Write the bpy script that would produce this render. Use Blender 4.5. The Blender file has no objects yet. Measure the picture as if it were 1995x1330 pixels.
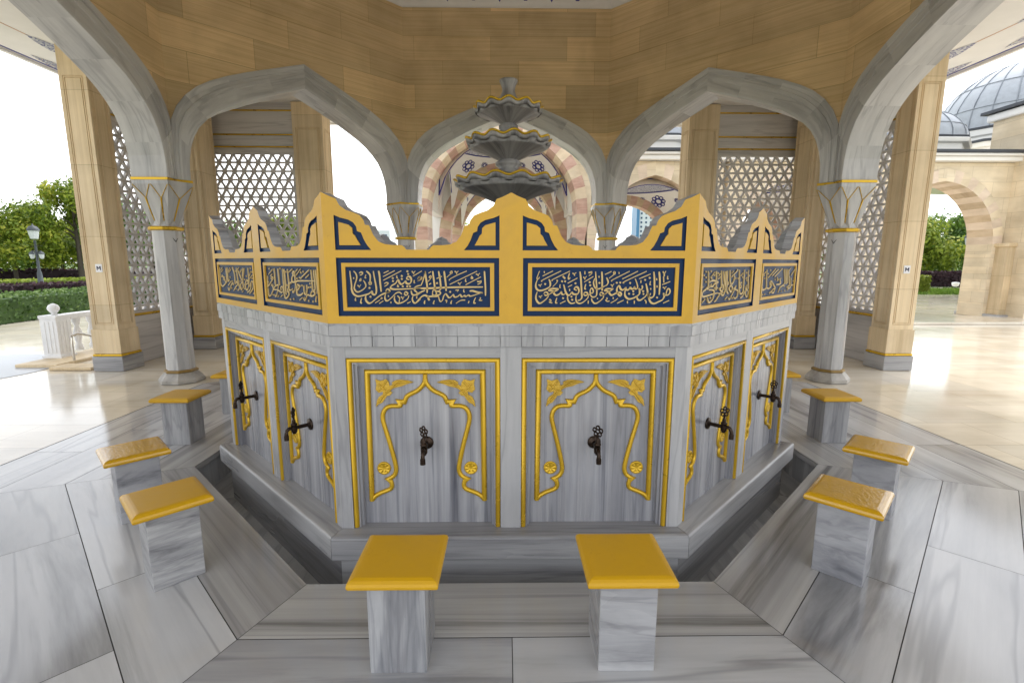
import bpy, bmesh, math, random
from mathutils import Vector, Matrix
from mathutils.geometry import tessellate_polygon
random.seed(7)
PI = math.pi; sin, cos, tan, R = math.sin, math.cos, math.tan, math.radians
T8 = tan(PI/8); C8 = cos(PI/8)
sc = bpy.context.scene
col = sc.collection

# ------------------------------------------------------------------ camera, sky, sun, exposure
cd = bpy.data.cameras.new("camera"); cam = bpy.data.objects.new("camera", cd); col.objects.link(cam)
cd.sensor_width = 36; cd.lens = 17.330; cd.clip_start = 0.05; cd.clip_end = 2000
_r = Vector((0.99991, -0.013255, 0.001945)); _u = Vector((0.000203, 0.160143, 0.987094)); _f = Vector((0.013395, 0.987005, -0.160131))
cam.matrix_world = Matrix(((_r.x, _u.x, -_f.x, -0.0281), (_r.y, _u.y, -_f.y, -4.6495), (_r.z, _u.z, -_f.z, 1.5687), (0, 0, 0, 1)))
sc.camera = cam

SUN_EL, SUN_AZ = R(62), R(35)
w = bpy.data.worlds.new("World"); sc.world = w; w.use_nodes = True
nt = w.node_tree; nt.nodes.clear()
sky = nt.nodes.new("ShaderNodeTexSky"); sky.sky_type = 'NISHITA'; sky.sun_disc = False
sky.sun_elevation = SUN_EL; sky.sun_rotation = SUN_AZ; sky.air_density = 1.0; sky.dust_density = 1.0; sky.ozone_density = 1.0
hs = nt.nodes.new("ShaderNodeHueSaturation"); hs.inputs["Saturation"].default_value = 0.16
bg = nt.nodes.new("ShaderNodeBackground"); bg.inputs["Strength"].default_value = 0.15
wo = nt.nodes.new("ShaderNodeOutputWorld")
nt.links.new(sky.outputs[0], hs.inputs["Color"]); nt.links.new(hs.outputs[0], bg.inputs[0]); nt.links.new(bg.outputs[0], wo.inputs[0])

sd = bpy.data.lights.new("sun", 'SUN'); sd.energy = 0.5; sd.angle = R(50); sd.color = (1.0, 0.985, 0.96)
sun = bpy.data.objects.new("sun", sd); col.objects.link(sun)
_d = Vector((sin(SUN_AZ)*cos(SUN_EL), cos(SUN_AZ)*cos(SUN_EL), sin(SUN_EL)))
sun.rotation_euler = _d.to_track_quat('Z', 'Y').to_euler()

sc.view_settings.view_transform = 'Standard'; sc.view_settings.look = 'None'; sc.view_settings.gamma = 1
sc.view_settings.exposure = 1.7
sc.render.engine = 'CYCLES'
sc.cycles.max_bounces = 10; sc.cycles.diffuse_bounces = 7; sc.cycles.glossy_bounces = 4
sc.cycles.use_denoising = True
sc.cycles.sample_clamp_indirect = 8

# ------------------------------------------------------------------ materials
def newmat(name, rough=0.5, spec=0.5, metal=0.0):
    m = bpy.data.materials.new(name); m.use_nodes = True
    b = m.node_tree.nodes["Principled BSDF"]
    b.inputs["Roughness"].default_value = rough; b.inputs["Metallic"].default_value = metal
    b.inputs["Specular IOR Level"].default_value = spec
    return m, m.node_tree.nodes, m.node_tree.links, b
def ramp(N, stops):
    r = N.new("ShaderNodeValToRGB"); e = r.color_ramp.elements
    while len(e) < len(stops): e.new(0.5)
    for i, (p, c) in enumerate(stops):
        e[i].position = p; e[i].color = (c[0], c[1], c[2], 1)
    return r
def noise(N, L, vec, scale, detail=6, rough=0.6, dist=0.0):
    n = N.new("ShaderNodeTexNoise"); n.inputs["Scale"].default_value = scale; n.inputs["Detail"].default_value = detail
    n.inputs["Roughness"].default_value = rough; n.inputs["Distortion"].default_value = dist
    L.new(vec, n.inputs["Vector"]); return n
def mapped(N, L, src, scale, rot=(0, 0, 0)):
    mp = N.new("ShaderNodeMapping"); mp.inputs["Scale"].default_value = scale; mp.inputs["Rotation"].default_value = rot
    L.new(src, mp.inputs["Vector"]); return mp.outputs[0]
def uvnode(N): return N.new("ShaderNodeTexCoord").outputs["UV"]
def mixc(N, L, a, b, fac, mode='MIX'):
    mx = N.new("ShaderNodeMix"); mx.data_type = 'RGBA'; mx.blend_type = mode
    for s, i in ((a, 6), (b, 7)):
        if hasattr(s, 'links') or hasattr(s, 'is_linked'): L.new(s, mx.inputs[i])
        else: mx.inputs[i].default_value = (s[0], s[1], s[2], 1)
    if hasattr(fac, 'is_linked'): L.new(fac, mx.inputs[0])
    else: mx.inputs[0].default_value = fac
    return mx.outputs[2]
def tonemul(N, L, colr, amt=1.0):
    a = N.new("ShaderNodeAttribute"); a.attribute_name = "tone"
    c = N.new("ShaderNodeCombineColor")
    for i in range(3): L.new(a.outputs["Fac"], c.inputs[i])
    return mixc(N, L, colr, c.outputs[0], amt, 'MULTIPLY')
def bump(N, L, b, h, strength, dist=0.01):
    bp = N.new("ShaderNodeBump"); bp.inputs["Strength"].default_value = strength; bp.inputs["Distance"].default_value = dist
    L.new(h, bp.inputs["Height"]); L.new(bp.outputs[0], b.inputs["Normal"])

def marble(name, light, mid, dark, along='u', across=9.0, stretch=0.35, rough=0.3, spec=0.5, diag=0.0, roughvar=0.12, contrast=1.0, fine=.8, veins=.5):
    """streaky banded marble; bands run along u or v of the metre-scaled UVs"""
    m, N, L, b = newmat(name, rough, spec)
    s = (stretch, across, 1) if along == 'u' else (across, stretch, 1)
    uv = uvnode(N)
    v = mapped(N, L, uv, s, (0, 0, diag))
    n1 = noise(N, L, v, 1.0, 9, 0.62, 0.5)
    v2 = mapped(N, L, uv, (s[0]*.5, s[1]*.33, 1), (0, 0, diag*1.1 + 0.05))
    n2 = noise(N, L, v2, 1.0, 4, 0.55, 0.8)
    v3 = mapped(N, L, uv, (s[0]*1.6, s[1]*5.0, 1), (0, 0, diag))
    n3 = noise(N, L, v3, 1.0, 6, 0.7, 0.2)
    k = 0.5*(1-contrast)
    r1 = ramp(N, [(0.30-.12*k, dark), (0.47, mid), (0.66+.1*k, light)]); L.new(n1.outputs[0], r1.inputs[0])
    r2 = ramp(N, [(0.36, (0.62, 0.62, 0.64)), (0.56, (1, 1, 1))]); L.new(n2.outputs[0], r2.inputs[0])
    r3 = ramp(N, [(0.30, (0.80, 0.80, 0.82)), (0.55, (1, 1, 1))]); L.new(n3.outputs[0], r3.inputs[0])
    c = mixc(N, L, r1.outputs[0], r2.outputs[0], 0.85*contrast, 'MULTIPLY')
    c = mixc(N, L, c, r3.outputs[0], fine*contrast, 'MULTIPLY')
    v4 = mapped(N, L, uv, (s[0]*.55, s[1]*.8, 1), (0, 0, diag+.03))
    n4 = noise(N, L, v4, 1.0, 4, .5, .25); r4 = ramp(N, [(.478, (1, 1, 1)), (.497, (.60, .60, .62)), (.503, (.60, .60, .62)), (.520, (1, 1, 1))]); L.new(n4.outputs[0], r4.inputs[0])
    c = mixc(N, L, c, r4.outputs[0], veins, 'MULTIPLY')
    c = tonemul(N, L, c)
    L.new(c, b.inputs["Base Color"])
    mr = N.new("ShaderNodeMapRange"); L.new(n2.outputs[0], mr.inputs[0]); mr.inputs[1].default_value = .3; mr.inputs[2].default_value = .7
    mr.inputs[3].default_value = max(.03, rough-roughvar); mr.inputs[4].default_value = rough+roughvar; L.new(mr.outputs[0], b.inputs["Roughness"])
    bump(N, L, b, n3.outputs[0], 0.05, 0.004)
    return m
def limestone(name, c1, c2, c3, along='v', rough=0.55, across=14.0, stretch=0.5, brick=None, tonedark=0.75, spec=.35):
    m, N, L, b = newmat(name, rough, spec)
    uv = uvnode(N)
    s = (stretch, across, 1) if along == 'u' else (across, stretch, 1)
    n1 = noise(N, L, mapped(N, L, uv, s), 1.0, 8, 0.65, 0.3)
    n2 = noise(N, L, mapped(N, L, uv, (s[0]*.5, s[1]*4, 1) if along == 'u' else (s[0]*4, s[1]*.5, 1)), 1.0, 5, 0.7, 0.1)
    n3 = noise(N, L, mapped(N, L, uv, (1.3, 1.3, 1)), 1.0, 4, 0.5, 0.4)
    r1 = ramp(N, [(0.32, c3), (0.5, c2), (0.68, c1)]); L.new(n1.outputs[0], r1.inputs[0])
    r2 = ramp(N, [(0.30, (tonedark,)*3), (0.52, (1, 1, 1))]); L.new(n2.outputs[0], r2.inputs[0])
    c = mixc(N, L, r1.outputs[0], r2.outputs[0], 0.7, 'MULTIPLY')
    r3 = ramp(N, [(0.35, (.84, .82, .78)), (0.62, (1.05, 1.04, 1.02))]); L.new(n3.outputs[0], r3.inputs[0])
    c = mixc(N, L, c, r3.outputs[0], 1.0, 'MULTIPLY')
    if brick:
        bt = N.new("ShaderNodeTexBrick"); bt.inputs["Scale"].default_value = 1.0; bt.offset = 0.37; bt.squash = 1.0
        bt.inputs["Brick Width"].default_value = brick[0]; bt.inputs["Row Height"].default_value = brick[1]
        bt.inputs["Mortar Size"].default_value = 0.0035; bt.inputs["Mortar Smooth"].default_value = 0.3; bt.inputs["Bias"].default_value = 0.0
        bt.inputs["Color1"].default_value = (brick[2],)*3+(1,); bt.inputs["Color2"].default_value = (1.08, 1.06, 1.02, 1); bt.inputs["Mortar"].default_value = (.62, .58, .5, 1)
        L.new(uv, bt.inputs["Vector"])
        c = mixc(N, L, c, bt.outputs["Color"], 1.0, 'MULTIPLY')
    c = tonemul(N, L, c)
    L.new(c, b.inputs["Base Color"])
    bump(N, L, b, n2.outputs[0], 0.12, 0.006)
    return m
def painted(name, c, rough=0.4, var=0.12, metal=0.0, spec=.5, bumps=0.0, bscale=60, coat=0.0, dirt=None):
    m, N, L, b = newmat(name, rough, spec, metal)
    oc = N.new("ShaderNodeTexCoord").outputs["Object"]
    n = noise(N, L, oc, 4.0, 6, 0.65, 0.3)
    r = ramp(N, [(0.3, tuple(x*(1-var) for x in c)), (0.65, tuple(min(1, x*(1+var*.5)) for x in c))]); L.new(n.outputs[0], r.inputs[0])
    cc = r.outputs[0]
    if dirt:
        n4 = noise(N, L, oc, 22.0, 8, 0.75, 1.2); r4 = ramp(N, [(0.60, (1, 1, 1)), (0.72, dirt)]); L.new(n4.outputs[0], r4.inputs[0])
        cc = mixc(N, L, cc, r4.outputs[0], 0.8, 'MULTIPLY')
    L.new(tonemul(N, L, cc), b.inputs["Base Color"])
    n2 = noise(N, L, oc, bscale, 3, 0.5, 0.0)
    mr = N.new("ShaderNodeMapRange"); L.new(n.outputs[0], mr.inputs[0]); mr.inputs[1].default_value = .3; mr.inputs[2].default_value = .7
    mr.inputs[3].default_value = rough*.75; mr.inputs[4].default_value = min(1, rough*1.3); L.new(mr.outputs[0], b.inputs["Roughness"])
    if coat: b.inputs["Coat Weight"].default_value = coat; b.inputs["Coat Roughness"].default_value = .06
    if bumps: bump(N, L, b, n2.outputs[0], bumps, 0.004)
    return m
def plain(name, c, rough=.6, spec=.4, metal=0.0):
    m, N, L, b = newmat(name, rough, spec, metal); 
    rgb = N.new("ShaderNodeRGB"); rgb.outputs[0].default_value = (*c, 1)
    L.new(tonemul(N, L, rgb.outputs[0]), b.inputs["Base Color"]); return m
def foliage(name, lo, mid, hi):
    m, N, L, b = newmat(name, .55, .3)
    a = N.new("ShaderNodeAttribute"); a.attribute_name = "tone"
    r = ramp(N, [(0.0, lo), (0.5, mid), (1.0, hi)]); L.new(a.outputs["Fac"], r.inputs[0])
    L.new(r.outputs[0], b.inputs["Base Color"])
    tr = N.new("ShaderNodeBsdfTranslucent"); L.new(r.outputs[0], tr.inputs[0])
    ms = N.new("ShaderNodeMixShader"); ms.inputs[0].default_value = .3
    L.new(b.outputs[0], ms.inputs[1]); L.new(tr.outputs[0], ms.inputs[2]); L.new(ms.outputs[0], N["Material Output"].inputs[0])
    return m
def tilework(name, scale, blue=(.03, .035, .25), white=(.62, .63, .66), amount=.5, extra=None):
    """blue painted arabesque: rings of voronoi cells on white"""
    m, N, L, b = newmat(name, .4, .4)
    uv = uvnode(N)
    vo = N.new("ShaderNodeTexVoronoi"); vo.feature = 'DISTANCE_TO_EDGE'; vo.inputs["Scale"].default_value = scale; L.new(mapped(N, L, uv, (1, 1, 1)), vo.inputs["Vector"])
    n = noise(N, L, uv, scale*1.3, 3, .6, 1.5)
    r = ramp(N, [(0.10, white), (0.16, blue), (0.25, blue), (0.31, white)]); L.new(vo.outputs["Distance"], r.inputs[0])
    r2 = ramp(N, [(amount-.03, blue), (amount+.03, white)]); L.new(n.outputs[0], r2.inputs[0])
    c = mixc(N, L, r.outputs[0], r2.outputs[0], .45, 'MULTIPLY')
    if extra:
        n5 = noise(N, L, uv, scale*2, 2, .5, 0.3); r5 = ramp(N, [(.60, (1, 1, 1)), (.64, extra)]); L.new(n5.outputs[0], r5.inputs[0])
        c = mixc(N, L, c, r5.outputs[0], 1.0, 'MULTIPLY')
    L.new(c, b.inputs["Base Color"]); return m

M = {}
M['panel'] = marble('grey_marble_vertical', (.50, .50, .52), (.365, .37, .40), (.15, .155, .185), 'v', 15, .35, .3, contrast=1.1)
M['marble'] = marble('grey_marble', (.47, .47, .475), (.39, .39, .40), (.20, .20, .21), 'u', 8, .5, .3)
M['post'] = marble('pale_grey_marble', (.48, .48, .49), (.42, .42, .43), (.29, .29, .31), 'v', 7, .6, .32, contrast=.6)
M['floor'] = marble('floor_marble', (.66, .67, .69), (.57, .578, .597), (.27, .275, .285), 'u', 3.0, .34, .13, spec=.6, roughvar=.05, contrast=1.0, fine=.4, veins=.75)
M['kerb'] = marble('kerb_marble', (.58, .578, .573), (.49, .487, .482), (.15, .148, .146), 'u', 5.5, .14, .18, spec=.6, roughvar=.06, contrast=1.15, fine=.45)
M['arch'] = marble('arch_marble', (.68, .68, .675), (.61, .61, .605), (.42, .42, .425), 'u', 4, .7, .34, contrast=.75)
M['column'] = marble('column_marble', (.64, .64, .635), (.55, .55, .545), (.32, .32, .325), 'v', 6, .4, .3, diag=.05, contrast=.8)
M['stool_v'] = marble('stool_marble_upright', (.48, .48, .49), (.36, .365, .38), (.18, .185, .205), 'v', 14, .8, .35)
M['stool_h'] = marble('stool_marble_level', (.50, .50, .51), (.43, .43, .44), (.29, .29, .30), 'u', 10, 2.0, .35, contrast=.7)
M['stool_d'] = marble('stool_marble_veined', (.53, .53, .53), (.36, .36, .37), (.09, .09, .105), 'u', 13, 2.2, .35, diag=.55)
M['stool_c'] = marble('stool_marble_cloudy', (.47, .475, .50), (.39, .395, .42), (.20, .205, .23), 'u', 7, 3.0, .35, diag=-.6, contrast=.8)
M['screen'] = marble('screen_marble', (.66, .64, .63), (.60, .58, .57), (.45, .44, .43), 'u', 6, .5, .4, contrast=.7)
M['trav'] = limestone('brown_travertine', (.82, .635, .385), (.77, .58, .335), (.65, .475, .25), 'u', .45, 34, .55, (1.25, .37, .74), .80)
M['lime'] = limestone('cream_limestone', (.74, .62, .44), (.68, .555, .375), (.57, .45, .285), 'v', .5, 10, .3, (7.0, .95, .92), .85)
M['plaza'] = limestone('cream_floor_stone', (.78, .74, .66), (.74, .69, .60), (.66, .60, .51), 'u', .12, 3.5, .4, (.9, .6, .95), .92, .6)
M['cream'] = limestone('pale_building_stone', (.78, .69, .54), (.73, .635, .48), (.66, .56, .41), 'u', .6, 3, .6, (1.0, .42, .95), .93)
M['pinkpale'] = limestone('pale_pink_stone', (.77, .65, .53), (.73, .605, .485), (.67, .54, .43), 'u', .6, 5, 1.5, None, .9)
M['pink'] = limestone('pink_stone', (.66, .46, .38), (.58, .38, .31), (.48, .29, .235), 'u', .6, 5, 1.5, None, .8)
M['pale'] = limestone('ivory_stone', (.78, .68, .52), (.74, .62, .46), (.66, .54, .38), 'u', .6, 5, 1.5, None, .9)
M['brownstone'] = limestone('tan_stone', (.64, .52, .38), (.58, .455, .32), (.50, .38, .255), 'u', .6, 5, 1.5, None, .9)
M['gold'] = painted('ochre_gold_paint', (.64, .365, .026), .42, .13, bumps=.05, bscale=35, dirt=(.78, .70, .55))
M['gilt'] = painted('gilded_moulding', (.62, .385, .02), .30, .16, metal=.45, bumps=.12, bscale=70)
M['gilt2'] = painted('gilded_relief', (.58, .36, .03), .30, .25, metal=.25, bumps=.9, bscale=110)
M['letter'] = painted('inscription_gold', (.66, .48, .20), .45, .1)
M['navy'] = painted('navy_paint', (.003, .024, .085), .45, .15, spec=.22, bumps=.05, bscale=40)
M['seat'] = painted('yellow_seat_paint', (.62, .345, .003), .38, .06, bumps=.10, bscale=26, coat=.05, dirt=(.85, .8, .7))
M['seatwet'] = painted('wet_yellow_seat_paint', (.60, .33, .003), .22, .10, bumps=.55, bscale=60, coat=.35)
M['bronze'] = painted('dark_bronze', (.045, .030, .022), .36, .5, metal=.85, bumps=.2, bscale=90)
M['bowl'] = marble('dark_weathered_marble', (.48, .46, .445), (.37, .355, .345), (.16, .15, .148), 'v', 4, .8, .4, diag=.3)
M['base'] = painted('stained_stone', (.42, .40, .37), .5, .45, bumps=.2, bscale=40, dirt=(.45, .36, .24))
M['dirtgold'] = painted('tarnished_gold', (.30, .19, .05), .45, .4, bumps=.2)
M['white'] = painted('white_plaster', (.80, .79, .76), .6, .04)
M['ceil'] = painted('ceiling_plaster', (.80, .79, .77), .6, .05)
M['blue'] = plain('blue_line_paint', (.03, .035, .24), .5)
M['orange'] = plain('ochre_line_paint', (.55, .30, .16), .5)
M['tile'] = tilework('blue_arabesque', 14, amount=.42)
M['tile2'] = tilework('blue_and_rust_arabesque', 16, amount=.40, extra=(.8, .45, .3))
M['tilegrey'] = tilework('pale_arabesque', 22, blue=(.20, .22, .34), amount=.45)
M['lead'] = painted('lead_roof', (.34, .37, .41), .5, .15, metal=0.0, bumps=.1, bscale=6)
M['darklead'] = painted('dark_gutter', (.035, .04, .05), .5, .3)
M['dark'] = plain('dark_joint', (.06, .058, .055), .8)
M['black'] = plain('black_print', (.008, .008, .04), .5)
M['sign'] = plain('white_sign', (.78, .78, .80), .4)
M['steel'] = painted('brushed_steel', (.55, .52, .47), .25, .1, metal=.9)
M['whitestone'] = painted('white_balustrade_stone', (.76, .76, .76), .5, .1, bumps=.1)
M['plazagrey'] = limestone('grey_paving', (.60, .59, .565), (.55, .54, .52), (.48, .47, .45), 'u', .5, 3, .5, (.6, .4, .94), .95)
M['circle'] = plain('blue_grey_inlay', (.36, .38, .41), .3)
M['seam'] = plain('lead_seam', (.24, .265, .30), .5)
M['grass'] = foliage('lawn_green', (.07, .13, .015), (.13, .22, .03), (.20, .31, .05))
M['leaf'] = foliage('leaf_green', (.035, .085, .012), (.14, .25, .035), (.32, .42, .08))
M['leafy'] = foliage('yellow_leaf_green', (.07, .13, .014), (.27, .34, .035), (.56, .52, .07))
M['hedge'] = foliage('hedge_green', (.025, .055, .013), (.075, .14, .03), (.22, .31, .10))
M['hedgel'] = foliage('lime_hedge', (.12, .17, .02), (.24, .30, .04), (.38, .44, .08))
M['hedgep'] = foliage('purple_hedge', (.02, .010, .016), (.05, .025, .035), (.11, .06, .065))
M['bark'] = painted('bark', (.07, .055, .04), .8, .4)
M['iron'] = painted('green_grey_iron', (.05, .06, .07), .5, .3)
M['glasslamp'] = plain('milky_lamp_glass', (.62, .64, .66), .3)
M['tower'] = plain('pale_cladding', (.62, .66, .70), .4)
M['towerblue'] = plain('blue_cladding', (.06, .20, .38), .4)
M['towerdark'] = plain('blue_window', (.04, .09, .16), .2)

# ------------------------------------------------------------------ mesh helpers
class MB:
    def __init__(s): s.v = []; s.f = []; s.uv = []; s.m = []; s.t = []; s.s = []; s.tone = 1.0; s.uo = (0, 0); s.ur = False
    def face(s, pts, m=0, uv=None, smooth=False):
        i = len(s.v); s.v += [tuple(p) for p in pts]; s._f(list(range(i, i+len(pts))), m, uv, smooth)
    def _f(s, idx, m=0, uv=None, smooth=False):
        s.f.append(idx); s.m.append(m); s.t.append(s.tone); s.s.append(smooth)
        if uv is None:
            p = [Vector(s.v[i]) for i in idx]; n = Vector((0, 0, 0))
            for a, b in zip(p, p[1:]+p[:1]): n += a.cross(b)
            if n.length < 1e-12: n = Vector((0, 0, 1))
            n.normalize()
            if abs(n.z) > .75: uv = [(q.x, q.y) for q in p]
            else:
                t = Vector((-n.y, n.x, 0)).normalized(); uv = [(q.dot(t), q.z) for q in p]
        if s.ur: uv = [(b, a) for a, b in uv]
        s.uv.append([(a+s.uo[0], b+s.uo[1]) for a, b in uv])
    def rnd(s, lo=.9, hi=1.05): s.tone = random.uniform(lo, hi); s.uo = (random.uniform(0, 60), random.uniform(0, 60))
    def box(s, c, d, rz=0, m=0, M4=None):
        x, y, z = (a/2 for a in d); ps = [(-x, -y, -z), (x, -y, -z), (x, y, -z), (-x, y, -z), (-x, -y, z), (x, -y, z), (x, y, z), (-x, y, z)]
        cr, sr = cos(rz), sin(rz); i = len(s.v)
        for p in ps:
            q = (c[0]+cr*p[0]-sr*p[1], c[1]+sr*p[0]+cr*p[1], c[2]+p[2])
            s.v.append(tuple(M4 @ Vector(q)) if M4 else q)
        for q in ((3, 2, 1, 0), (4, 5, 6, 7), (0, 1, 5, 4), (1, 2, 6, 5), (2, 3, 7, 6), (3, 0, 4, 7)): s._f([i+k for k in q], m)
    def grid(s, rows, cu=False, cv=False, m=0, smooth=True, uv=None):
        i = len(s.v); n = len(rows[0]); k = len(rows)
        for r in rows: s.v += [tuple(p) for p in r]
        for a in range(k if cv else k-1):
            for b in range(n if cu else n-1):
                a2, b2 = (a+1) % k, (b+1) % n
                u = None
                if uv: u = [uv(a, b), uv(a, b+1), uv(a+1, b+1), uv(a+1, b)]
                s._f([i+a*n+b, i+a*n+b2, i+a2*n+b2, i+a2*n+b], m, u, smooth)
    def lathe(s, prof, n=24, c=(0, 0, 0), m=0, ph=0.0, smooth=True, cap=True):
        rows = [[(c[0]+r*cos(ph+2*PI*j/n), c[1]+r*sin(ph+2*PI*j/n), c[2]+z) for j in range(n)] for r, z in prof]
        rm = max(r for r, z in prof); L = [0]
        for a, b in zip(prof, prof[1:]): L.append(L[-1]+math.hypot(b[0]-a[0], b[1]-a[1]))
        s.grid(rows, cu=True, m=m, smooth=smooth, uv=lambda a, b: (b*2*PI*rm/n, L[a]))
        if cap:
            s.face(rows[-1], m)
            s.face(rows[0][::-1], m)
    def tube(s, path, r, n=8, m=0, closed=False, flat=1.0, nrm=None, smooth=True, caps=True):
        P = [Vector(p) for p in path]; k = len(P); rows = []; up0 = Vector(nrm) if nrm else None; L = [0]
        for i in range(k):
            a = P[i-1] if (i > 0 or closed) else P[i]; b = P[(i+1) % k] if (i < k-1 or closed) else P[i]
            d = (b-a).normalized() if (b-a).length > 1e-9 else Vector((0, 0, 1))
            u = up0 if up0 else (Vector((0, 0, 1)) if abs(d.z) < .95 else Vector((1, 0, 0)))
            x = d.cross(u).normalized(); y = x.cross(d).normalized()
            sc_ = 1.0
            if 0 < i < k-1 or closed:
                d1 = (P[i]-a).normalized(); d2 = (b-P[i]).normalized(); cs = max(.35, math.sqrt(max(0, (1+d1.dot(d2))/2))); sc_ = 1/cs
            rr = r(i/(k-1)) if callable(r) else r
            rows.append([P[i]+x*(cos(2*PI*j/n)*rr*sc_)+y*(sin(2*PI*j/n)*rr*flat) for j in range(n)])
            if i: L.append(L[-1]+(P[i]-P[i-1]).length)
        L.append(L[-1]+.1)
        s.grid(rows, cu=True, cv=closed, m=m, smooth=smooth, uv=lambda a, b: (L[min(a, len(L)-1)], b*.02))
        if not closed and caps: s.face(rows[-1], m); s.face(rows[0][::-1], m)
    def poly(s, outer, holes, f, m=0, flip=False):
        """fill a 2D polygon with holes; f maps (t,z) to 3D"""
        loops = [outer]+list(holes); pts = [p for l in loops for p in l]
        tr = tessellate_polygon([[Vector((p[0], p[1], 0)) for p in l] for l in loops])
        i = len(s.v); s.v += [tuple(f(*p)) for p in pts]
        for t in tr:
            a, b, c = (pts[k] for k in t); ar = (b[0]-a[0])*(c[1]-a[1])-(b[1]-a[1])*(c[0]-a[0])
            if abs(ar) < 1e-12: continue
            t = list(t) if ar > 0 else [t[0], t[2], t[1]]
            if flip: t = t[::-1]
            s._f([i+k for k in t], m, [pts[k] for k in t])
    def wall(s, loop, f0, f1, m=0, inward=False):
        n = len(loop); ar = sum(loop[i][0]*loop[(i+1) % n][1]-loop[(i+1) % n][0]*loop[i][1] for i in range(n))
        lp = loop if (ar > 0) != inward else loop[::-1]
        for i in range(n):
            a, b = lp[i], lp[(i+1) % n]
            s.face([f0(*a), f1(*a), f1(*b), f0(*b)][::-1] if False else [f0(*b), f0(*a), f1(*a), f1(*b)], m)
    def slab(s, outer, f0, f1, m=0, mside=None, holes=(), back=True):
        """solid between front map f0 and back map f1"""
        s.poly(outer, holes, f0, m)
        if back: s.poly(outer, holes, f1, m if mside is None else mside, flip=True)
        ms = m if mside is None else mside
        s.wall(outer, f0, f1, ms)
        for h in holes: s.wall(h, f0, f1, ms, inward=True)
    def inset(s, O, U, V, w, h, steps, m=0, last=True, lastm=None):
        """rect face with concentric profile steps: (inset, depth)"""
        O, U, V = Vector(O), Vector(U), Vector(V); Nn = U.cross(V)
        def ring(i, d): return [O+U*a+V*b+Nn*d for a, b in ((i, i), (w-i, i), (w-i, h-i), (i, h-i))]
        rs = [ring(*x[:2]) for x in steps]
        for k in range(len(rs)-1):
            mm = steps[k+1][2] if len(steps[k+1]) > 2 else m
            for j in range(4): s.face([rs[k][j], rs[k][(j+1) % 4], rs[k+1][(j+1) % 4], rs[k+1][j]], mm)
        if last: s.face(rs[-1], lastm if lastm is not None else m)
    def build(s, name, mats, parent=None, merge=False, bevel=0.0, seg=2, origin=None):
        me = bpy.data.meshes.new(name)
        o_ = Vector(parent.location) if (parent is not None and parent.parent is None) else (Vector(origin) if origin else Vector((0, 0, 0)))
        if parent is not None and parent.parent is not None: o_ = Vector(parent.parent.location)+Vector(parent.location)
        me.from_pydata([tuple(Vector(p)-o_) for p in s.v], [], s.f)
        for mm in (mats if isinstance(mats, (list, tuple)) else [mats]): me.materials.append(M[mm] if isinstance(mm, str) else mm)
        me.polygons.foreach_set("material_index", s.m); me.polygons.foreach_set("use_smooth", s.s)
        ul = me.uv_layers.new(name="UVMap"); flat = [c for f in s.uv for p in f for c in p]; ul.data.foreach_set("uv", flat)
        at = me.attributes.new("tone", 'FLOAT', 'FACE'); at.data.foreach_set("value", s.t)
        me.update()
        if merge:
            bm = bmesh.new(); bm.from_mesh(me); bmesh.ops.remove_doubles(bm, verts=bm.verts, dist=1e-5); bm.to_mesh(me); bm.free()
        o = bpy.data.objects.new(name, me); col.objects.link(o)
        if parent is not None: o.parent = parent
        elif origin: o.location = origin
        if bevel:
            bv = o.modifiers.new("bevel", 'BEVEL'); bv.width = bevel; bv.segments = seg; bv.limit_method = 'ANGLE'; bv.angle_limit = R(40); bv.harden_normals = False
        return o
def tag(o, label=None, cat=None, group=None, kind=None):
    if label: o['label'] = label
    if cat: o['category'] = cat
    if group: o['group'] = group
    if kind: o['kind'] = kind
    return o
def empty(name, loc, rz=0, label=None, cat=None, group=None):
    o = bpy.data.objects.new(name, None); col.objects.link(o); o.location = loc; o.rotation_euler = (0, 0, rz); o.empty_display_size = .2
    return tag(o, label, cat, group)
def F(k, a):
    """map of octagon side k (0 front, 1 right, -1 left) at apothem a: (t,z[,depth]) -> world"""
    ang = k*PI/4; cr, sr = cos(ang), sin(ang)
    def f(t, z, out=0.0):
        x, y = t, -(a+out); return (cr*x-sr*y, sr*x+cr*y, z)
    return f
def Fm(k, a0, a1):
    """like F but t is scaled about the mitre from apothem a0 to a1"""
    g = F(k, a1); q = a1/a0
    return lambda t, z: g(t*q, z)
def rect(t0, z0, t1, z1): return [(t0, z0), (t1, z0), (t1, z1), (t0, z1)]
def smoothpath(p, n=5, closed=False):
    out = []; k = len(p); rng = range(k if closed else k-1)
    for i in rng:
        p0 = p[i-1] if (i > 0 or closed) else p[i]; p1 = p[i]; p2 = p[(i+1) % k]; p3 = p[(i+2) % k] if (i+2 < k or closed) else p2
        for j in range(n):
            t = j/n; out.append(tuple(.5*((2*b)+(-a+c)*t+(2*a-5*b+4*c-d)*t*t+(-a+3*b-3*c+d)*t**3) for a, b, c, d in zip(p0, p1, p2, p3)))
    if not closed: out.append(tuple(p[-1]))
    return out

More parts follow.
